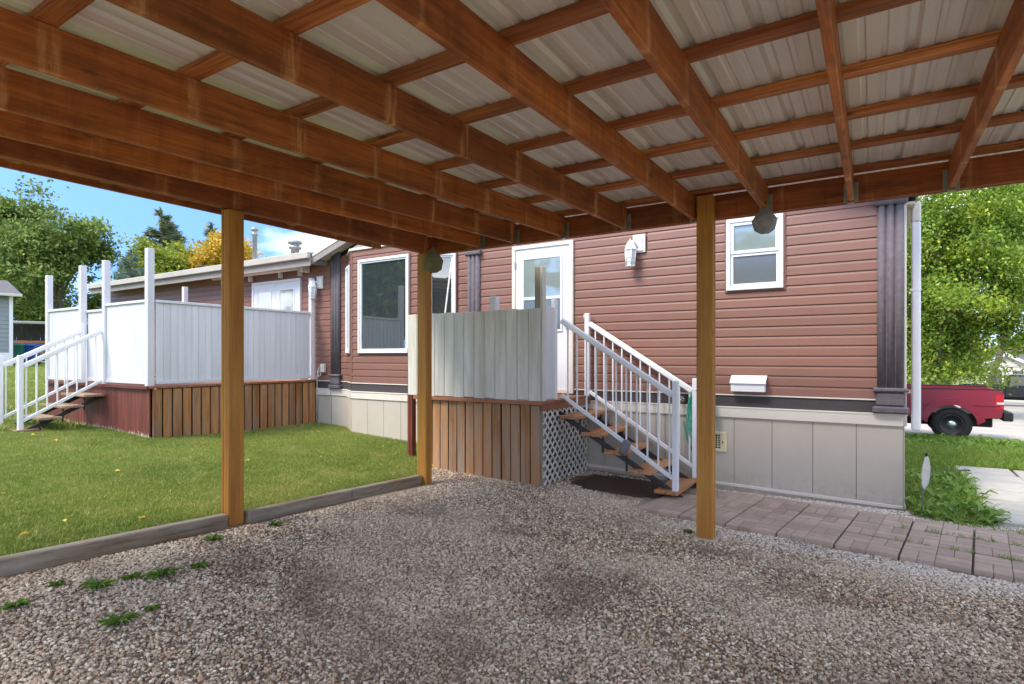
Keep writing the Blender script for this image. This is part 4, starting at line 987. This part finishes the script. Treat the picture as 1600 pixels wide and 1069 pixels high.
# ------------------------------------------------------------------ neighbouring buildings
def gable_house(name, label, T, Lx, Ly, h, rise, wmat, roofmat, wins, oh=.35, skirt=None, ridge='x', lap=.2, faces=('front', 'right')):
    """local: front wall at y=0 facing -y, x 0..Lx, depth Ly, ridge along x or y"""
    t = thing(name, label, 'house', T.translation)
    wl = link('wall', prism_me([(0, 0), (Lx, 0), (Lx, Ly), (0, Ly)], h), wmat, t, T)
    k = 0
    while (k + 1) * lap < h - .1:
        z = .45 + k * lap
        if z > h - .1: break
        if 'front' in faces: plank('siding_board', wl, wmat, (0, -.01, z), (Lx, -.01, z), lap * .985, .018, (0, -1, .09), .003, T)
        if 'right' in faces: plank('siding_board', wl, wmat, (Lx + .01, 0, z), (Lx + .01, Ly, z), lap * .985, .018, (1, 0, .09), .003, T)
        if 'left' in faces: plank('siding_board', wl, wmat, (-.01, 0, z), (-.01, Ly, z), lap * .985, .018, (-1, 0, .09), .003, T)
        k += 1
    if skirt: box('skirting', t, skirt, -.03, Lx + .03, -.035, Ly, -.4, .62, .01, T)
    def rslab(nm, pts, th, mat, par):
        o = slab(nm, par, mat, pts, th); W[o.name] = T; o.matrix_basis = W[par.name].inverted() @ T; return o
    if ridge == 'x':
        for s, ye in ((-1, -oh), (1, Ly + oh)):
            r = rslab('roof', [(-oh, ye, h - .05), (Lx + oh, ye, h - .05), (Lx + oh, Ly / 2, h + rise), (-oh, Ly / 2, h + rise)], .12, roofmat, t)
        for x in (0, Lx - .05):
            g = link('gable', prism_me([(0.02, h), (Ly - .02, h), (Ly / 2, h + rise - .14)], .05), wmat, t, T @ Matrix.Translation((x, 0, 0)) @ Matrix(((0, 0, 1, 0), (1, 0, 0, 0), (0, 1, 0, 0), (0, 0, 0, 1))))
        box('gutter', t, 'soffit', -oh, Lx + oh, -oh - .1, -oh, h - .17, h - .05, .01, T)
    else:
        for s, xe in ((-1, -oh), (1, Lx + oh)):
            r = rslab('roof', [(xe, -oh, h - .05), (Lx / 2, -oh, h + rise), (Lx / 2, Ly + oh, h + rise), (xe, Ly + oh, h - .05)], .12, roofmat, t)
            rslab('rake_board', [(xe, -oh - .04, h - .04), (Lx / 2, -oh - .04, h + rise + .01), (Lx / 2, -oh, h + rise + .01), (xe, -oh, h - .04)], .2, 'white_metal', r)
        link('gable', prism_me([(0.02, h), (Lx - .02, h), (Lx / 2, h + rise - .14)], .05), wmat, t, T @ Matrix.Translation((0, .05, 0)) @ Matrix.Rotation(R(90), 4, 'X'))
    for x in (0, Lx): box('corner_board', t, 'white_metal', x - .07, x + .07, -.05, .07, 0, h - .1, .005, T)
    for (x, z, w, hh) in wins:
        wn_ = bars('window', t, 'white_metal', T, x, x + w, z, z + hh, .09, .07, .0); box('pane', wn_, 'glass', x + .08, x + w - .08, -.04, -.03, z + .08, z + hh - .08, 0, T)
    return t
# left neighbour: only its right corner shows
_u = (17 - 800) / 890; _d = 27
TL = Matrix.Translation((_d * (-.5358 + _u * .8443), _d * (.8443 + _u * .5358), 1.15)) @ Matrix.Rotation(R(82), 4, 'Z') @ Matrix.Translation((-8, 0, 0))
gable_house('neighbour_house', 'grey sided house with white eave at the left edge', TL, 8.0, 6.5, 3.45, .9, 'greysiding', 'shingle', [(2, 1.3, 1.4, 1.3), (5, 1.3, 1.2, 1.3)], skirt='white_metal', lap=.2)
# right: beige house across the street
TB = Matrix.Translation((7.5, 54.5, gzf(12, 58) + .15)) @ Matrix.Rotation(R(-22), 4, 'Z')
th = gable_house('neighbour_house', 'beige bungalow with dark roof across the street on the right', TB, 13, 8, 2.75, 1.5, 'beigesiding', 'shingle', [(3.4, 1.1, .9, 1.3), (5.2, 1.1, .9, 1.3), (8.0, 1.1, 1.6, 1.2)], lap=.22, faces=('front', 'left'))
pz = T_ = TB
box('porch_wall', th, 'beigesiding', -.2, 2.6, -1.8, -.02, 0, 2.6, .01, TB)
for s in (-1, 1):
    o = slab('porch_roof', th, 'shingle', [(1.2 + s * 1.75, -2.1, 2.5), (1.2, -2.1, 3.45), (1.2, .5, 3.45), (1.2 + s * 1.75, .5, 2.5)], .1); W[o.name] = TB; o.matrix_basis = W[th.name].inverted() @ TB
    o2 = slab('rake_board', th, 'white_metal', [(1.2 + s * 1.75, -2.16, 2.52), (1.2, -2.16, 3.47), (1.2, -2.102, 3.47), (1.2 + s * 1.75, -2.102, 2.52)], .2); W[o2.name] = TB; o2.matrix_basis = W[th.name].inverted() @ TB
link('porch_gable', prism_me([(-.35, 2.5), (2.75, 2.5), (1.2, 3.36)], .05), 'beigesiding', th, TB @ Matrix.Translation((0, -1.8, 0)) @ Matrix.Rotation(R(90), 4, 'X'))
for x in (.35, 1.5):
    wn_ = bars('window', th, 'band', TB @ Matrix.Translation((0, -1.8, 0)), x, x + .55, .8, 2.2, .06, .06, 0.0); box('pane', wn_, 'glass', x + .05, x + .5, -.04, -.03, .85, 2.15, 0, TB @ Matrix.Translation((0, -1.8, 0)))
# open shed and bins at far left
sh = thing('lean_to_shed', 'dark open-fronted shed behind the bins at far left', 'shed', (-45, 16, 1.3))
g = gzf(-45, 16); TS = Matrix.Translation((-44.5, 10.4, g)) @ Matrix.Rotation(R(64), 4, 'Z')
for x in (0, 2.2, 4.4, 6.4): plank('post', sh, 'greywood', (x, 0, 0), (x, 0, 2.3), .14, .14, (0, 1, 0), .01, TS)
for k in range(28): plank('back_board', sh, 'darkwood', (.12 + .235 * k, 2.5, 0), (.12 + .235 * k, 2.5, 2.43), .22, .03, (0, -1, 0), .004, TS)
for k in range(4): plank('rail', sh, 'plank2', (.1, .1 + .0 * k, .5 + .22 * k), (6.3, .1, .5 + .22 * k), .17, .03, (0, -1, 0), .004, TS)
o = slab('roof', sh, 'roofing', [(-.3, -.4, 2.34), (6.8, -.4, 2.34), (6.8, 2.8, 2.55), (-.3, 2.8, 2.55)], .1); W[o.name] = TS; o.matrix_basis = W[sh.name].inverted() @ TS
def bin_(label, x, y, mat):
    T = Matrix.Translation((x, y, gzf(x, y) + .05)) @ Matrix.Rotation(R(48), 4, 'Z')
    t = thing('wheelie_bin', label, 'bin', T.translation, group='wheeled bins by the shed')
    bm = bmesh.new(); lo = [bm.verts.new(p) for p in ((-.24, -.27, .06), (.24, -.27, .06), (.24, .24, .06), (-.24, .24, .06))]; hi = [bm.verts.new(p) for p in ((-.31, -.37, 1.0), (.31, -.37, 1.0), (.31, .33, 1.0), (-.31, .33, 1.0))]
    bm.faces.new(lo[::-1]); bm.faces.new(hi)
    for i in range(4): bm.faces.new((lo[i], lo[(i + 1) % 4], hi[(i + 1) % 4], hi[i]))
    bmesh.ops.bevel(bm, geom=bm.edges[:], offset=.03, segments=2, affect='EDGES'); link('bin_body', mesh_from(bm), mat, t, T)
    l_ = link('lid', prism_me([(-.41, 1.0), (.38, 1.02), (.36, 1.10), (-.1, 1.13), (-.41, 1.04)], .66), mat, t, T @ Matrix.Translation((-.33, 0, 0)) @ Matrix(((0, 0, 1, 0), (1, 0, 0, 0), (0, 1, 0, 0), (0, 0, 0, 1))))
    tube('handle', t, mat, [(-.25, .43, 1.0), (.25, .43, 1.0)], .02, 6, T)
    for s in (-1, 1): link('wheel', smooth(lathe_me([(.03, -.03), (.11, -.03), (.11, .03), (.03, .03)], 14)), 'rubber', t, T @ Matrix.Translation((s * .27, .25, .11)) @ Matrix.Rotation(R(90), 4, 'Y'))
bin_('green wheeled bin beside the grey house at far left', *at(27, 28.5)[:2], 'bingreen')
bin_('blue wheeled bin right of the green one at far left', *at(48, 29)[:2], 'binblue')
tag(sheet('bin_pad', np.arange(-50, -32, 1.0), np.arange(8, 14.6, .6), 0.062, 'concrete'), kind='structure')

# ------------------------------------------------------------------ garden ornament by the corner
t = thing('garden_stake', 'white feather-shaped plastic garden stake by the house corner', 'garden stake', (.42, 7.02, 0))
tube('stake', t, 'greyplastic', [(.40, 7.0, -.05), (.42, 7.02, .28), (.44, 7.03, .62)], .006, 6)
pts = [(0, 0), (.028, .05), (.04, .14), (.036, .24), (.016, .32), (0, .34), (-.016, .32), (-.03, .24), (-.034, .14), (-.024, .05)]
link('blade', prism_me(pts, .012), 'lattice', t, Matrix.Translation((.425, 7.02, .27)) @ Matrix.Rotation(R(4), 4, 'Y') @ Matrix.Rotation(R(20), 4, 'Z') @ Matrix.Rotation(R(90), 4, 'X'))
link('tip', lathe_me([(.012, 0), (.014, .02), (.008, .035)], 8), 'black', t, Matrix.Translation((.447, 7.02, .60)))
tag(tube('soaker_pipe', None, 'black', [(.5, 9.2, .03), (.8, 9.6, .04), (1.1, 9.9, .03)], .03, 8), 'black plastic drain pipe lying in the grass past the downspout', 'pipe')

# ------------------------------------------------------------------ scattered gravel, lawn and ground cover (geometry nodes, instanced)
def scatter(name, surf_me, templates, density, smin, smax, label, cat, tilt=.3, seed=0, mw=None):
    o = link(name, surf_me, None, None, mw); tag(o, label, cat, kind='stuff')
    ng = bpy.data.node_groups.new(name, 'GeometryNodeTree')
    ng.interface.new_socket('Geometry', in_out='INPUT', socket_type='NodeSocketGeometry'); ng.interface.new_socket('Geometry', in_out='OUTPUT', socket_type='NodeSocketGeometry')
    N, K = ng.nodes, ng.links; gi = N.new('NodeGroupInput'); go = N.new('NodeGroupOutput')
    dp = N.new('GeometryNodeDistributePointsOnFaces'); dp.inputs['Density'].default_value = density; dp.inputs['Seed'].default_value = seed
    K.new(gi.outputs[0], dp.inputs['Mesh'])
    jn = N.new('GeometryNodeJoinGeometry')
    for tpl in templates:
        oi = N.new('GeometryNodeObjectInfo'); oi.inputs['Object'].default_value = tpl; oi.inputs['As Instance'].default_value = True; K.new(oi.outputs['Geometry'], jn.inputs[0])
    ip = N.new('GeometryNodeInstanceOnPoints'); K.new(dp.outputs['Points'], ip.inputs['Points']); K.new(jn.outputs[0], ip.inputs['Instance']); ip.inputs['Pick Instance'].default_value = True
    rv = N.new('FunctionNodeRandomValue'); rv.data_type = 'FLOAT_VECTOR'; rv.inputs[0].default_value = (-tilt, -tilt, 0); rv.inputs[1].default_value = (tilt, tilt, 6.283); rv.inputs['Seed'].default_value = seed + 1
    K.new(rv.outputs[0], ip.inputs['Rotation'])
    rs = N.new('FunctionNodeRandomValue'); rs.data_type = 'FLOAT'; rs.inputs[2].default_value = smin; rs.inputs[3].default_value = smax; rs.inputs['Seed'].default_value = seed + 2
    K.new(rs.outputs[1], ip.inputs['Scale'])
    K.new(ip.outputs[0], go.inputs[0])
    md = o.modifiers.new('scatter', 'NODES'); md.node_group = ng
    return o
def template(name, me, mat):
    me.materials.append(M[mat]); return bpy.data.objects.new(name, me)
pebs = []
for k in range(6):
    bm = bmesh.new(); bmesh.ops.create_icosphere(bm, subdivisions=1, radius=1.0); rb = random.Random(100 + k)
    sx, sy, sz = rb.uniform(.8, 1.25), rb.uniform(.65, 1.0), rb.uniform(.45, .75)
    for v in bm.verts: v.co = Vector((v.co.x * sx, v.co.y * sy, v.co.z * sz)) * rb.uniform(.82, 1.12)
    pebs.append(template('pebble', mesh_from(bm), 'pebble'))
def surf(xs, ys, off, keep=None):
    X, Y = np.meshgrid(xs, ys); Z = gz(X, Y) + (off(X, Y) if callable(off) else off); co = np.stack([X, Y, Z], -1).reshape(-1, 3); nx, ny = len(xs), len(ys)
    i = (np.arange(ny - 1)[:, None] * nx + np.arange(nx - 1)[None]).ravel(); f = np.stack([i, i + 1, i + nx + 1, i + nx], -1)
    if keep is not None:
        c = co[f].mean(1); f = f[keep(c[:, 0], c[:, 1])]
    me = np_mesh('surface', co, f, 4); return me
def in_view(x, y, m=0.25):
    s_, c_ = math.sin(R(32.4)), math.cos(R(32.4)); d = -s_ * x + c_ * y; u = c_ * x + s_ * y
    return (d > 2.2) & (np.abs(u) < .93 * d + m)
def on_drive(x, y):
    edge = 5.665 - .126 * (x + 2.06)
    on_path = (x > -2.1) & (y > edge - .0) & (y < edge + 1.36)
    land = (x > -5.3) & (x < -3.36) & (y > 5.86)
    soil = ((x + 2.55) / .68) ** 2 + ((y - 6.55) / .5) ** 2 < 1
    return in_view(x, y) & ~on_path & ~land & ~soil & ((x > -4.38) | ((lawn_gap(x, y) < .05) & (y > 5.2))) & (y < 7.15)
near = lambda x, y: on_drive(x, y) & ((-.536 * x + .844 * y) < 4.4)
farr = lambda x, y: on_drive(x, y) & ((-.536 * x + .844 * y) >= 4.4)
scatter('gravel', surf(np.arange(-4.44, 3.6, .1), np.arange(-.2, 7.2, .1), .005, near), pebs, 5600, .005, .0135, 'loose grey and brown gravel covering the carport floor', 'gravel', .5, 1)
scatter('gravel', surf(np.arange(-4.94, 3.6, .1), np.arange(-.2, 7.2, .1), .005, farr), pebs, 3400, .006, .0145, 'loose gravel at the far side of the carport floor', 'gravel', .5, 4)
def tuft(seed, n, rad, h0, h1, wid, lean):
    rng = np.random.default_rng(seed); co = []; f = []
    for k in range(n):
        a = rng.uniform(0, 6.283); r = rad * math.sqrt(rng.uniform()); bx_, by_ = r * math.cos(a), r * math.sin(a); h = rng.uniform(h0, h1); th = rng.uniform(0, 6.283)
        lx, ly = rng.normal(0, lean) * h, rng.normal(0, lean) * h; wx, wy = wid * math.cos(th), wid * math.sin(th); b = len(co)
        co += [(bx_ - wx, by_ - wy, 0), (bx_ + wx, by_ + wy, 0), (bx_ + lx * .45 + wx * .8, by_ + ly * .45 + wy * .8, h * .6), (bx_ + lx * .45 - wx * .8, by_ + ly * .45 - wy * .8, h * .6), (bx_ + lx * 1.2, by_ + ly * 1.2, h)]
        f += [(b, b + 1, b + 2), (b, b + 2, b + 3), (b + 3, b + 2, b + 4)]
    return np_mesh('tuft', np.array(co), np.array(f), 3)
tl = [template('grass_tuft', tuft(k, 18, .045, .012, .033, .0019, .5), 'blade') for k in range(4)]
lawn_ok = lambda x, y: in_view(x, y, .6) & ~((x > -5.3) & (y > 5.9)) & (y < 7.2) & ~((x > -12.6) & (x < -8.93) & (y > 4.2)) & ~((x < -8.9) & (y > 7.1))
scatter('lawn_grass', surf(np.arange(-10.5, -4.44, .12), np.arange(0, 7.25, .12), lawn_off, lambda x, y: lawn_ok(x, y) & (x < -4.52) & (lawn_gap(x, y) > .02)), tl, 1250, .7, 1.3, 'short mown lawn grass beside the carport', 'grass', .25, 7)
tl2 = [template('grass_tuft', tuft(20 + k, 18, .12, .03, .075, .005, .5), 'blade') for k in range(3)]
scatter('lawn_grass', surf(np.arange(-40, -10.4, .5), np.arange(0, 16, .5), .045, lambda x, y: in_view(x, y, .6) & ((y < 4.2) | (x < -12.7)) & ~((y > 7) & (x > -17.5))), tl2, 110, .8, 1.6, 'pale lawn grass beyond the side deck', 'grass', .25, 9)
tw = [template('grass_tuft', tuft(40 + k, 20, .08, .05, .13, .004, .6), 'blade_wild') for k in range(4)]
slab_zone = lambda x, y: (x > .95) & (x < 2.3) & (y > 6.95) & (y < 10.4)
right_ok = lambda x, y: in_view(x, y, .5) & (x > .36) & ~slab_zone(x, y)
scatter('side_grass', surf(np.arange(.36, 9, .2), np.arange(6.9, 14.2, .2), -.008, right_ok), tw, 260, .6, 1.3, 'long weedy grass along the right side of the house', 'grass', .3, 12)
def leafy(seed, n, l0, l1, wk=1.0, emax=1.0):
    rng = np.random.default_rng(seed); co = []; f = []; tint = []
    for k in range(n):
        a = 2 * math.pi * k / n + rng.uniform(-.4, .4); ln = rng.uniform(l0, l1); el = rng.uniform(.2 * emax, emax); w = ln * rng.uniform(.13, .2) * wk; c, s_ = math.cos(a), math.sin(a); b = len(co); tt = rng.uniform()
        prof = [(0, 0, .25), (.3, .34 * math.sin(el), .7), (.65, .62 * math.sin(el), 1.0), (1.0, .5 * math.sin(el), .05)]
        for (u, z, ww) in prof:
            r = u * ln * math.cos(el * .6)
            co += [(r * c - s_ * w * ww, r * s_ + c * w * ww, z * ln + .01 * ww), (r * c, r * s_, z * ln - .004), (r * c + s_ * w * ww, r * s_ - c * w * ww, z * ln + .01 * ww)]; tint += [tt] * 3
        for i in range(3):
            for j in range(2): f.append((b + 3 * i + j, b + 3 * i + j + 1, b + 3 * i + j + 4, b + 3 * i + j + 3))
    return np_mesh('leafy', np.array(co), np.array(f), 4, tint)
tlf = [template('leafy_weed', leafy(60 + k, 11, .09, .2), 'weed') for k in range(4)]
weed_zone = lambda x, y: right_ok(x, y) & (((x < 1.0) & (y < 9.2)) | ((y > 12.6) & (x < 4)))
scatter('ground_cover', surf(np.arange(.4, 4, .1), np.arange(6.9, 14.2, .1), .0, weed_zone), tlf, 55, .6, 1.25, 'broad-leaved weeds crowding the house corner and slab walk', 'weeds', .2, 15)
# weed lines in the path joints
def joint_keep(x, y):
    u = (x + 2.06) * .992 - (y - 5.665) * .125; v = (x + 2.06) * .125 + (y - 5.665) * .992
    return ((np.abs(v - .9) < .03) & (u > 2.2) | (np.abs(v - .45) < .014) & (u > 1.0) & (np.sin(u * 3.1) > .3) | (np.abs(v - 1.36) < .05) & (u > 2.4))
tj = [template('grass_tuft', tuft(80 + k, 9, .03, .015, .045, .003, .8), 'blade_wild') for k in range(2)]
scatter('joint_weeds', surf(np.arange(-1.2, 3, .025), np.arange(4.9, 7.2, .025), .035, joint_keep), tj, 420, .5, 1.3, 'thin green weeds growing in the paver joints', 'weeds', .3, 18)
# single weeds in the gravel
spots = [((153, 917), .11, 'flat green weed in the gravel, nearest the left kerb end'), ((183, 973), .12, 'bright green weed in the gravel at front left'), ((254, 899), .13, 'largest spreading weed in the gravel, left of the kerb bend'),
         ((312, 886), .07, 'thin pale weed in the gravel behind the largest weed'), ((333, 843), .09, 'small weed in the gravel just left of the left post'), ((432, 820), .08, 'small weed in the gravel right of the left post'),
         ((22, 948), .09, 'yellow-green weed in the gravel at far left'), ((238, 952), .05, 'tiny weed in the gravel right of the bright green one'), ((205, 903), .06, 'small sparse weed in the gravel left of the largest weed'),
         ((1075, 832), .06, 'small weed in the gravel at the foot of the right post'), ((88, 914), .05, 'tiny weed in the gravel between the two leftmost weeds')]
s_, c_ = math.sin(R(32.4)), math.cos(R(32.4))
for i, ((px, py), r, lab) in enumerate(spots):
    u, v = (px - 800) / 890, (557 - py) / 890; z = 0.05
    for _ in range(6):
        d_ = (z - 1.6) / v; x, y = d_ * (-s_ + u * c_), d_ * (c_ + u * s_); z = gzf(x, y) + .01
    o = link('gravel_weed', leafy(200 + i, 34, r * .25, r * .95, .55, .55), 'weed', None, Matrix.Translation((x, y, z))); tag(o, lab, 'weed', 'weeds sprouting in the gravel')

tf = [template('fallen_leaf', leafy(300 + k, 1, .04, .07, 2.2, .3), 'leaf_yellow') for k in range(3)]
scatter('fallen_leaves', surf(np.arange(-10, -4.6, .2), np.arange(0, 7, .2), .07, lawn_ok), tf, 1.6, .6, 1.3, 'a few yellow fallen leaves lying on the lawn', 'leaves', .3, 25)

# ------------------------------------------------------------------ trees
def tree(name, label, base, h, rx, crown_z, leaves, lsz, mat, seed, trunk_r=.18, lean=(0, 0), clump=.5, group='trees around the houses', n_main=9, droop=0.0, bark='bark', el0=-.2):
    rng = np.random.default_rng(seed); t = thing(name, label, 'tree', base, group=group)
    B = np.array(base, float); bm = bmesh.new()
    top = B + np.array([lean[0], lean[1], h * .86]); npt = 7
    tp = [B + (top - B) * (k / (npt - 1)) + (rng.normal(0, .05, 3) * h * .12 if 0 < k else 0) * np.array([1, 1, .2]) for k in range(npt)]
    tp[0] = B - np.array([0, 0, .2])
    tube_bm(bm, tp, [trunk_r * (1 - .8 * k / (npt - 1)) for k in range(npt)], 8)
    cz = B[2] + crown_z; ch = (h - crown_z) / 2; cc = np.array([B[0] + lean[0] * .7, B[1] + lean[1] * .7, cz + ch])
    ends = []
    for k in range(n_main * 3):
        f = rng.uniform(.3, .95); i = min(int(f * (npt - 1)), npt - 2); s0 = tp[i] + (tp[i + 1] - tp[i]) * (f * (npt - 1) - i)
        a = rng.uniform(0, 6.283); el = rng.uniform(el0, 1.2); rr_ = rng.uniform(.55, 1.0)
        e = cc + np.array([math.cos(a) * math.cos(el) * rx * rr_, math.sin(a) * math.cos(el) * rx * rr_, math.sin(el) * ch * rr_])
        mid = (s0 + e) / 2 + rng.normal(0, .08, 3) * rx + np.array([0, 0, .08 * h * (1 - f)])
        r0 = trunk_r * (1 - .8 * f) * .55
        tube_bm(bm, [s0, (s0 + mid) / 2 + np.array([0, 0, .02 * h]), mid, e], [r0, r0 * .8, r0 * .55, r0 * .15], 6)
        ends.append(e); ends.append(mid * .4 + e * .6)
        for j in range(3):
            e2 = mid + (e - mid) * rng.uniform(.2, .9) + rng.normal(0, .22, 3) * rx - np.array([0, 0, droop * rng.uniform(0, 1)]); tube_bm(bm, [mid + (e - mid) * .3, (mid + e2) / 2 + rng.normal(0, .03, 3) * rx, e2], [r0 * .4, r0 * .25, r0 * .08], 5); ends.append(e2)
    link('trunk', smooth(mesh_from(bm)), bark, t, Matrix())
    ends = np.array(ends); nE = len(ends); which = rng.integers(0, nE, leaves)
    wts = rng.uniform(.4, 1.5, nE); wts /= wts.sum(); which = rng.choice(nE, leaves, p=wts)
    sig = clump * rng.uniform(.5, 1.2, nE)[which]
    P = ends[which] + rng.normal(0, 1, (leaves, 3)) * sig[:, None] * np.array([1, 1, .7])
    n_ = rng.normal(0, 1, (leaves, 3)) + np.array([0, 0, .7]); n_ /= np.linalg.norm(n_, axis=1)[:, None]
    a = np.cross(n_, rng.normal(0, 1, (leaves, 3))); a /= np.linalg.norm(a, axis=1)[:, None]; b = np.cross(n_, a)
    s = (lsz * rng.uniform(.6, 1.3, leaves))[:, None]
    V = np.stack([P - a * s * .6, P + b * s * .32 + n_ * s * .08, P + a * s * .6, P - b * s * .32 + n_ * s * .08], 1).reshape(-1, 3)
    tint = np.repeat(np.clip(rng.normal(.5, .2, leaves) + rng.normal(0, .12, nE)[which], 0, 1), 4)
    link('crown', np_mesh('crown', V, np.arange(leaves * 4).reshape(-1, 4), 4, tint), mat, t, Matrix())
    return t
def spruce(name, label, base, h, r, mat, seed, n=9000, group='trees around the houses'):
    rng = np.random.default_rng(seed); t = thing(name, label, 'tree', base, group=group); B = np.array(base, float); bm = bmesh.new()
    tube_bm(bm, [B - np.array([0, 0, .2]), B + np.array([0, 0, h * .5]), B + np.array([0, 0, h * .98])], [h * .018, h * .011, .01], 7)
    nb = 120; Ps, Ds = [], []
    for k in range(nb):
        f = (k + .5) / nb; z = h * (.06 + .92 * f); ln = r * (1 - f) ** .8 * rng.uniform(.72, 1.1) + .08; a = rng.uniform(0, 6.283)
        d = np.array([math.cos(a), math.sin(a), .25 - .45 * (1 - f)]); e = B + np.array([0, 0, z]) + d * ln
        tube_bm(bm, [B + np.array([0, 0, z]), e], [.02 + .03 * (1 - f), .006], 4, False)
        m_ = max(6, int(n / nb * (ln / r) * 1.8)); u = rng.uniform(.15, 1.03, m_)
        side = np.array([-d[1], d[0], 0]); Ps.append(B + np.array([0, 0, z]) + u[:, None] * d * ln + side * (rng.normal(0, .16, m_) * ln * (1.15 - u))[:, None] + np.array([0, 0, 1]) * rng.normal(-.03, .08, m_)[:, None] * ln); Ds.append(np.tile(d, (m_, 1)))
    link('trunk', smooth(mesh_from(bm)), 'bark', t, Matrix())
    P = np.concatenate(Ps); D = np.concatenate(Ds) + rng.normal(0, .5, P.shape); D /= np.linalg.norm(D, axis=1)[:, None]; n_ = len(P)
    b = np.cross(D, rng.normal(0, 1, (n_, 3))); b /= np.linalg.norm(b, axis=1)[:, None]; s = (h * .028 * rng.uniform(.6, 1.3, n_))[:, None]
    V = np.stack([P - D * s * .5 - b * s * .16, P - D * s * .5 + b * s * .16, P + D * s + b * s * .05, P + D * s - b * s * .05], 1).reshape(-1, 3)
    link('crown', np_mesh('crown', V, np.arange(n_ * 4).reshape(-1, 4), 4, np.repeat(np.clip(rng.normal(.5, .2, n_), 0, 1), 4)), mat, t, Matrix())
    return t
# left background
tree('broadleaf_tree', 'big green tree at far left behind the grey house', at(-5, 42), 12.5, 5.0, 2.5, 30000, .26, 'leaf_green', 11, .3, clump=.62, el0=-.8)
tree('broadleaf_tree', 'round green tree between the grey house and the deck posts', at(95, 40), 10.3, 3.2, 2.0, 20000, .24, 'leaf_green', 12, .25, clump=.5)
tree('broadleaf_tree', 'low dark green tree behind the shed at far left', at(45, 50), 7.5, 3.6, .6, 16000, .28, 'leaf_green', 13, .2, clump=.6, el0=-1.1)
tree('broadleaf_tree', 'small green tree past the left end of the house roof', at(168, 46), 5.6, 1.7, .8, 7000, .22, 'leaf_green', 14, .14, clump=.45)
spruce('spruce_tree', 'tall grey-green spruce above the left roof', at(252, 50), 13.2, 5.2, 'needle2', 21, 24000)
spruce('spruce_tree', 'short blue spruce just over the left roof edge', at(205, 38), 7.6, 2.6, 'needle', 22, 9000)
spruce('spruce_tree', 'slim dark spruce behind the yellow tree', at(330, 54), 13.0, 1.8, 'needle2', 23, 8000)
tree('broadleaf_tree', 'lime green tree above the left wing roof', at(248, 42), 8.7, 2.6, 2.0, 18000, .22, 'leaf_lime', 31, .2, clump=.5)
tree('broadleaf_tree', 'yellow-green tree beside the yellow one over the roof', at(300, 44), 8.9, 2.3, 2.0, 12000, .22, 'leaf_lime', 32, .2, clump=.5)
tree('broadleaf_tree', 'bright yellow autumn tree behind the left carport post', at(350, 43), 10.2, 2.4, 2.0, 14000, .22, 'leaf_yellow', 33, .2, clump=.48)
tree('broadleaf_tree', 'small yellow tree by the chimney pipe on the roof', at(385, 46), 9.0, 1.4, 2.5, 6000, .2, 'leaf_yellow', 34, .15, clump=.42)
# right side
tree('maple_tree', 'bright green maple overhanging the red truck behind the house corner', at(1466, 19.5), 9.0, 2.6, .5, 85000, .105, 'leaf_bright', 41, .13, clump=.36, droop=.9, el0=-1.1, n_main=13)
tree('broadleaf_tree', 'tall spreading green tree at the right edge over the street', at(1640, 23), 11.5, 4.8, 4.2, 75000, .105, 'leaf_bright', 42, .2, lean=(1.0, 1.5), clump=.36)
tree('broadleaf_tree', 'pale green tree with a leaning grey trunk above the black truck', at(1530, 30), 11.5, 3.6, 4.4, 34000, .13, 'leaf_green', 43, .17, lean=(3.4, 1.6), clump=.45)
tree('broadleaf_tree', 'distant green tree behind the beige house roof', at(1585, 74), 7.6, 2.4, 1.5, 6000, .3, 'leaf_bright', 44, .2, clump=.5)
tree('broadleaf_tree', 'low bright shrub-like tree left of the beige house', at(1480, 46), 5.4, 3.0, .3, 9000, .24, 'leaf_lime', 45, .15, clump=.55)
tree('broadleaf_tree', 'green tree seen in the gap beside the downspout', at(1425, 34), 10.0, 3.0, .8, 12000, .24, 'leaf_bright', 46, .2, clump=.5)
# behind the camera: what the windows mirror
tree('broadleaf_tree', 'green tree mirrored in the left of the bay window', (-20, -5, gzf(-21, -5)), 10.5, 4.0, .6, 18000, .4, 'leaf_green', 51, .25, clump=.6, el0=-1.1)
tree('broadleaf_tree', 'yellow-green tree mirrored in the right of the bay window', (-16.0, -7, gzf(-15, -7)), 9.5, 3.2, .6, 14000, .4, 'leaf_lime', 52, .22, clump=.6, el0=-1.1)
tree('broadleaf_tree', 'pale tree mirrored in the small upper window', (-4.5, -19, 0.1), 9.0, 3.2, 1.0, 8000, .3, 'leaf_green', 53, .22, clump=.6, el0=-1.1)
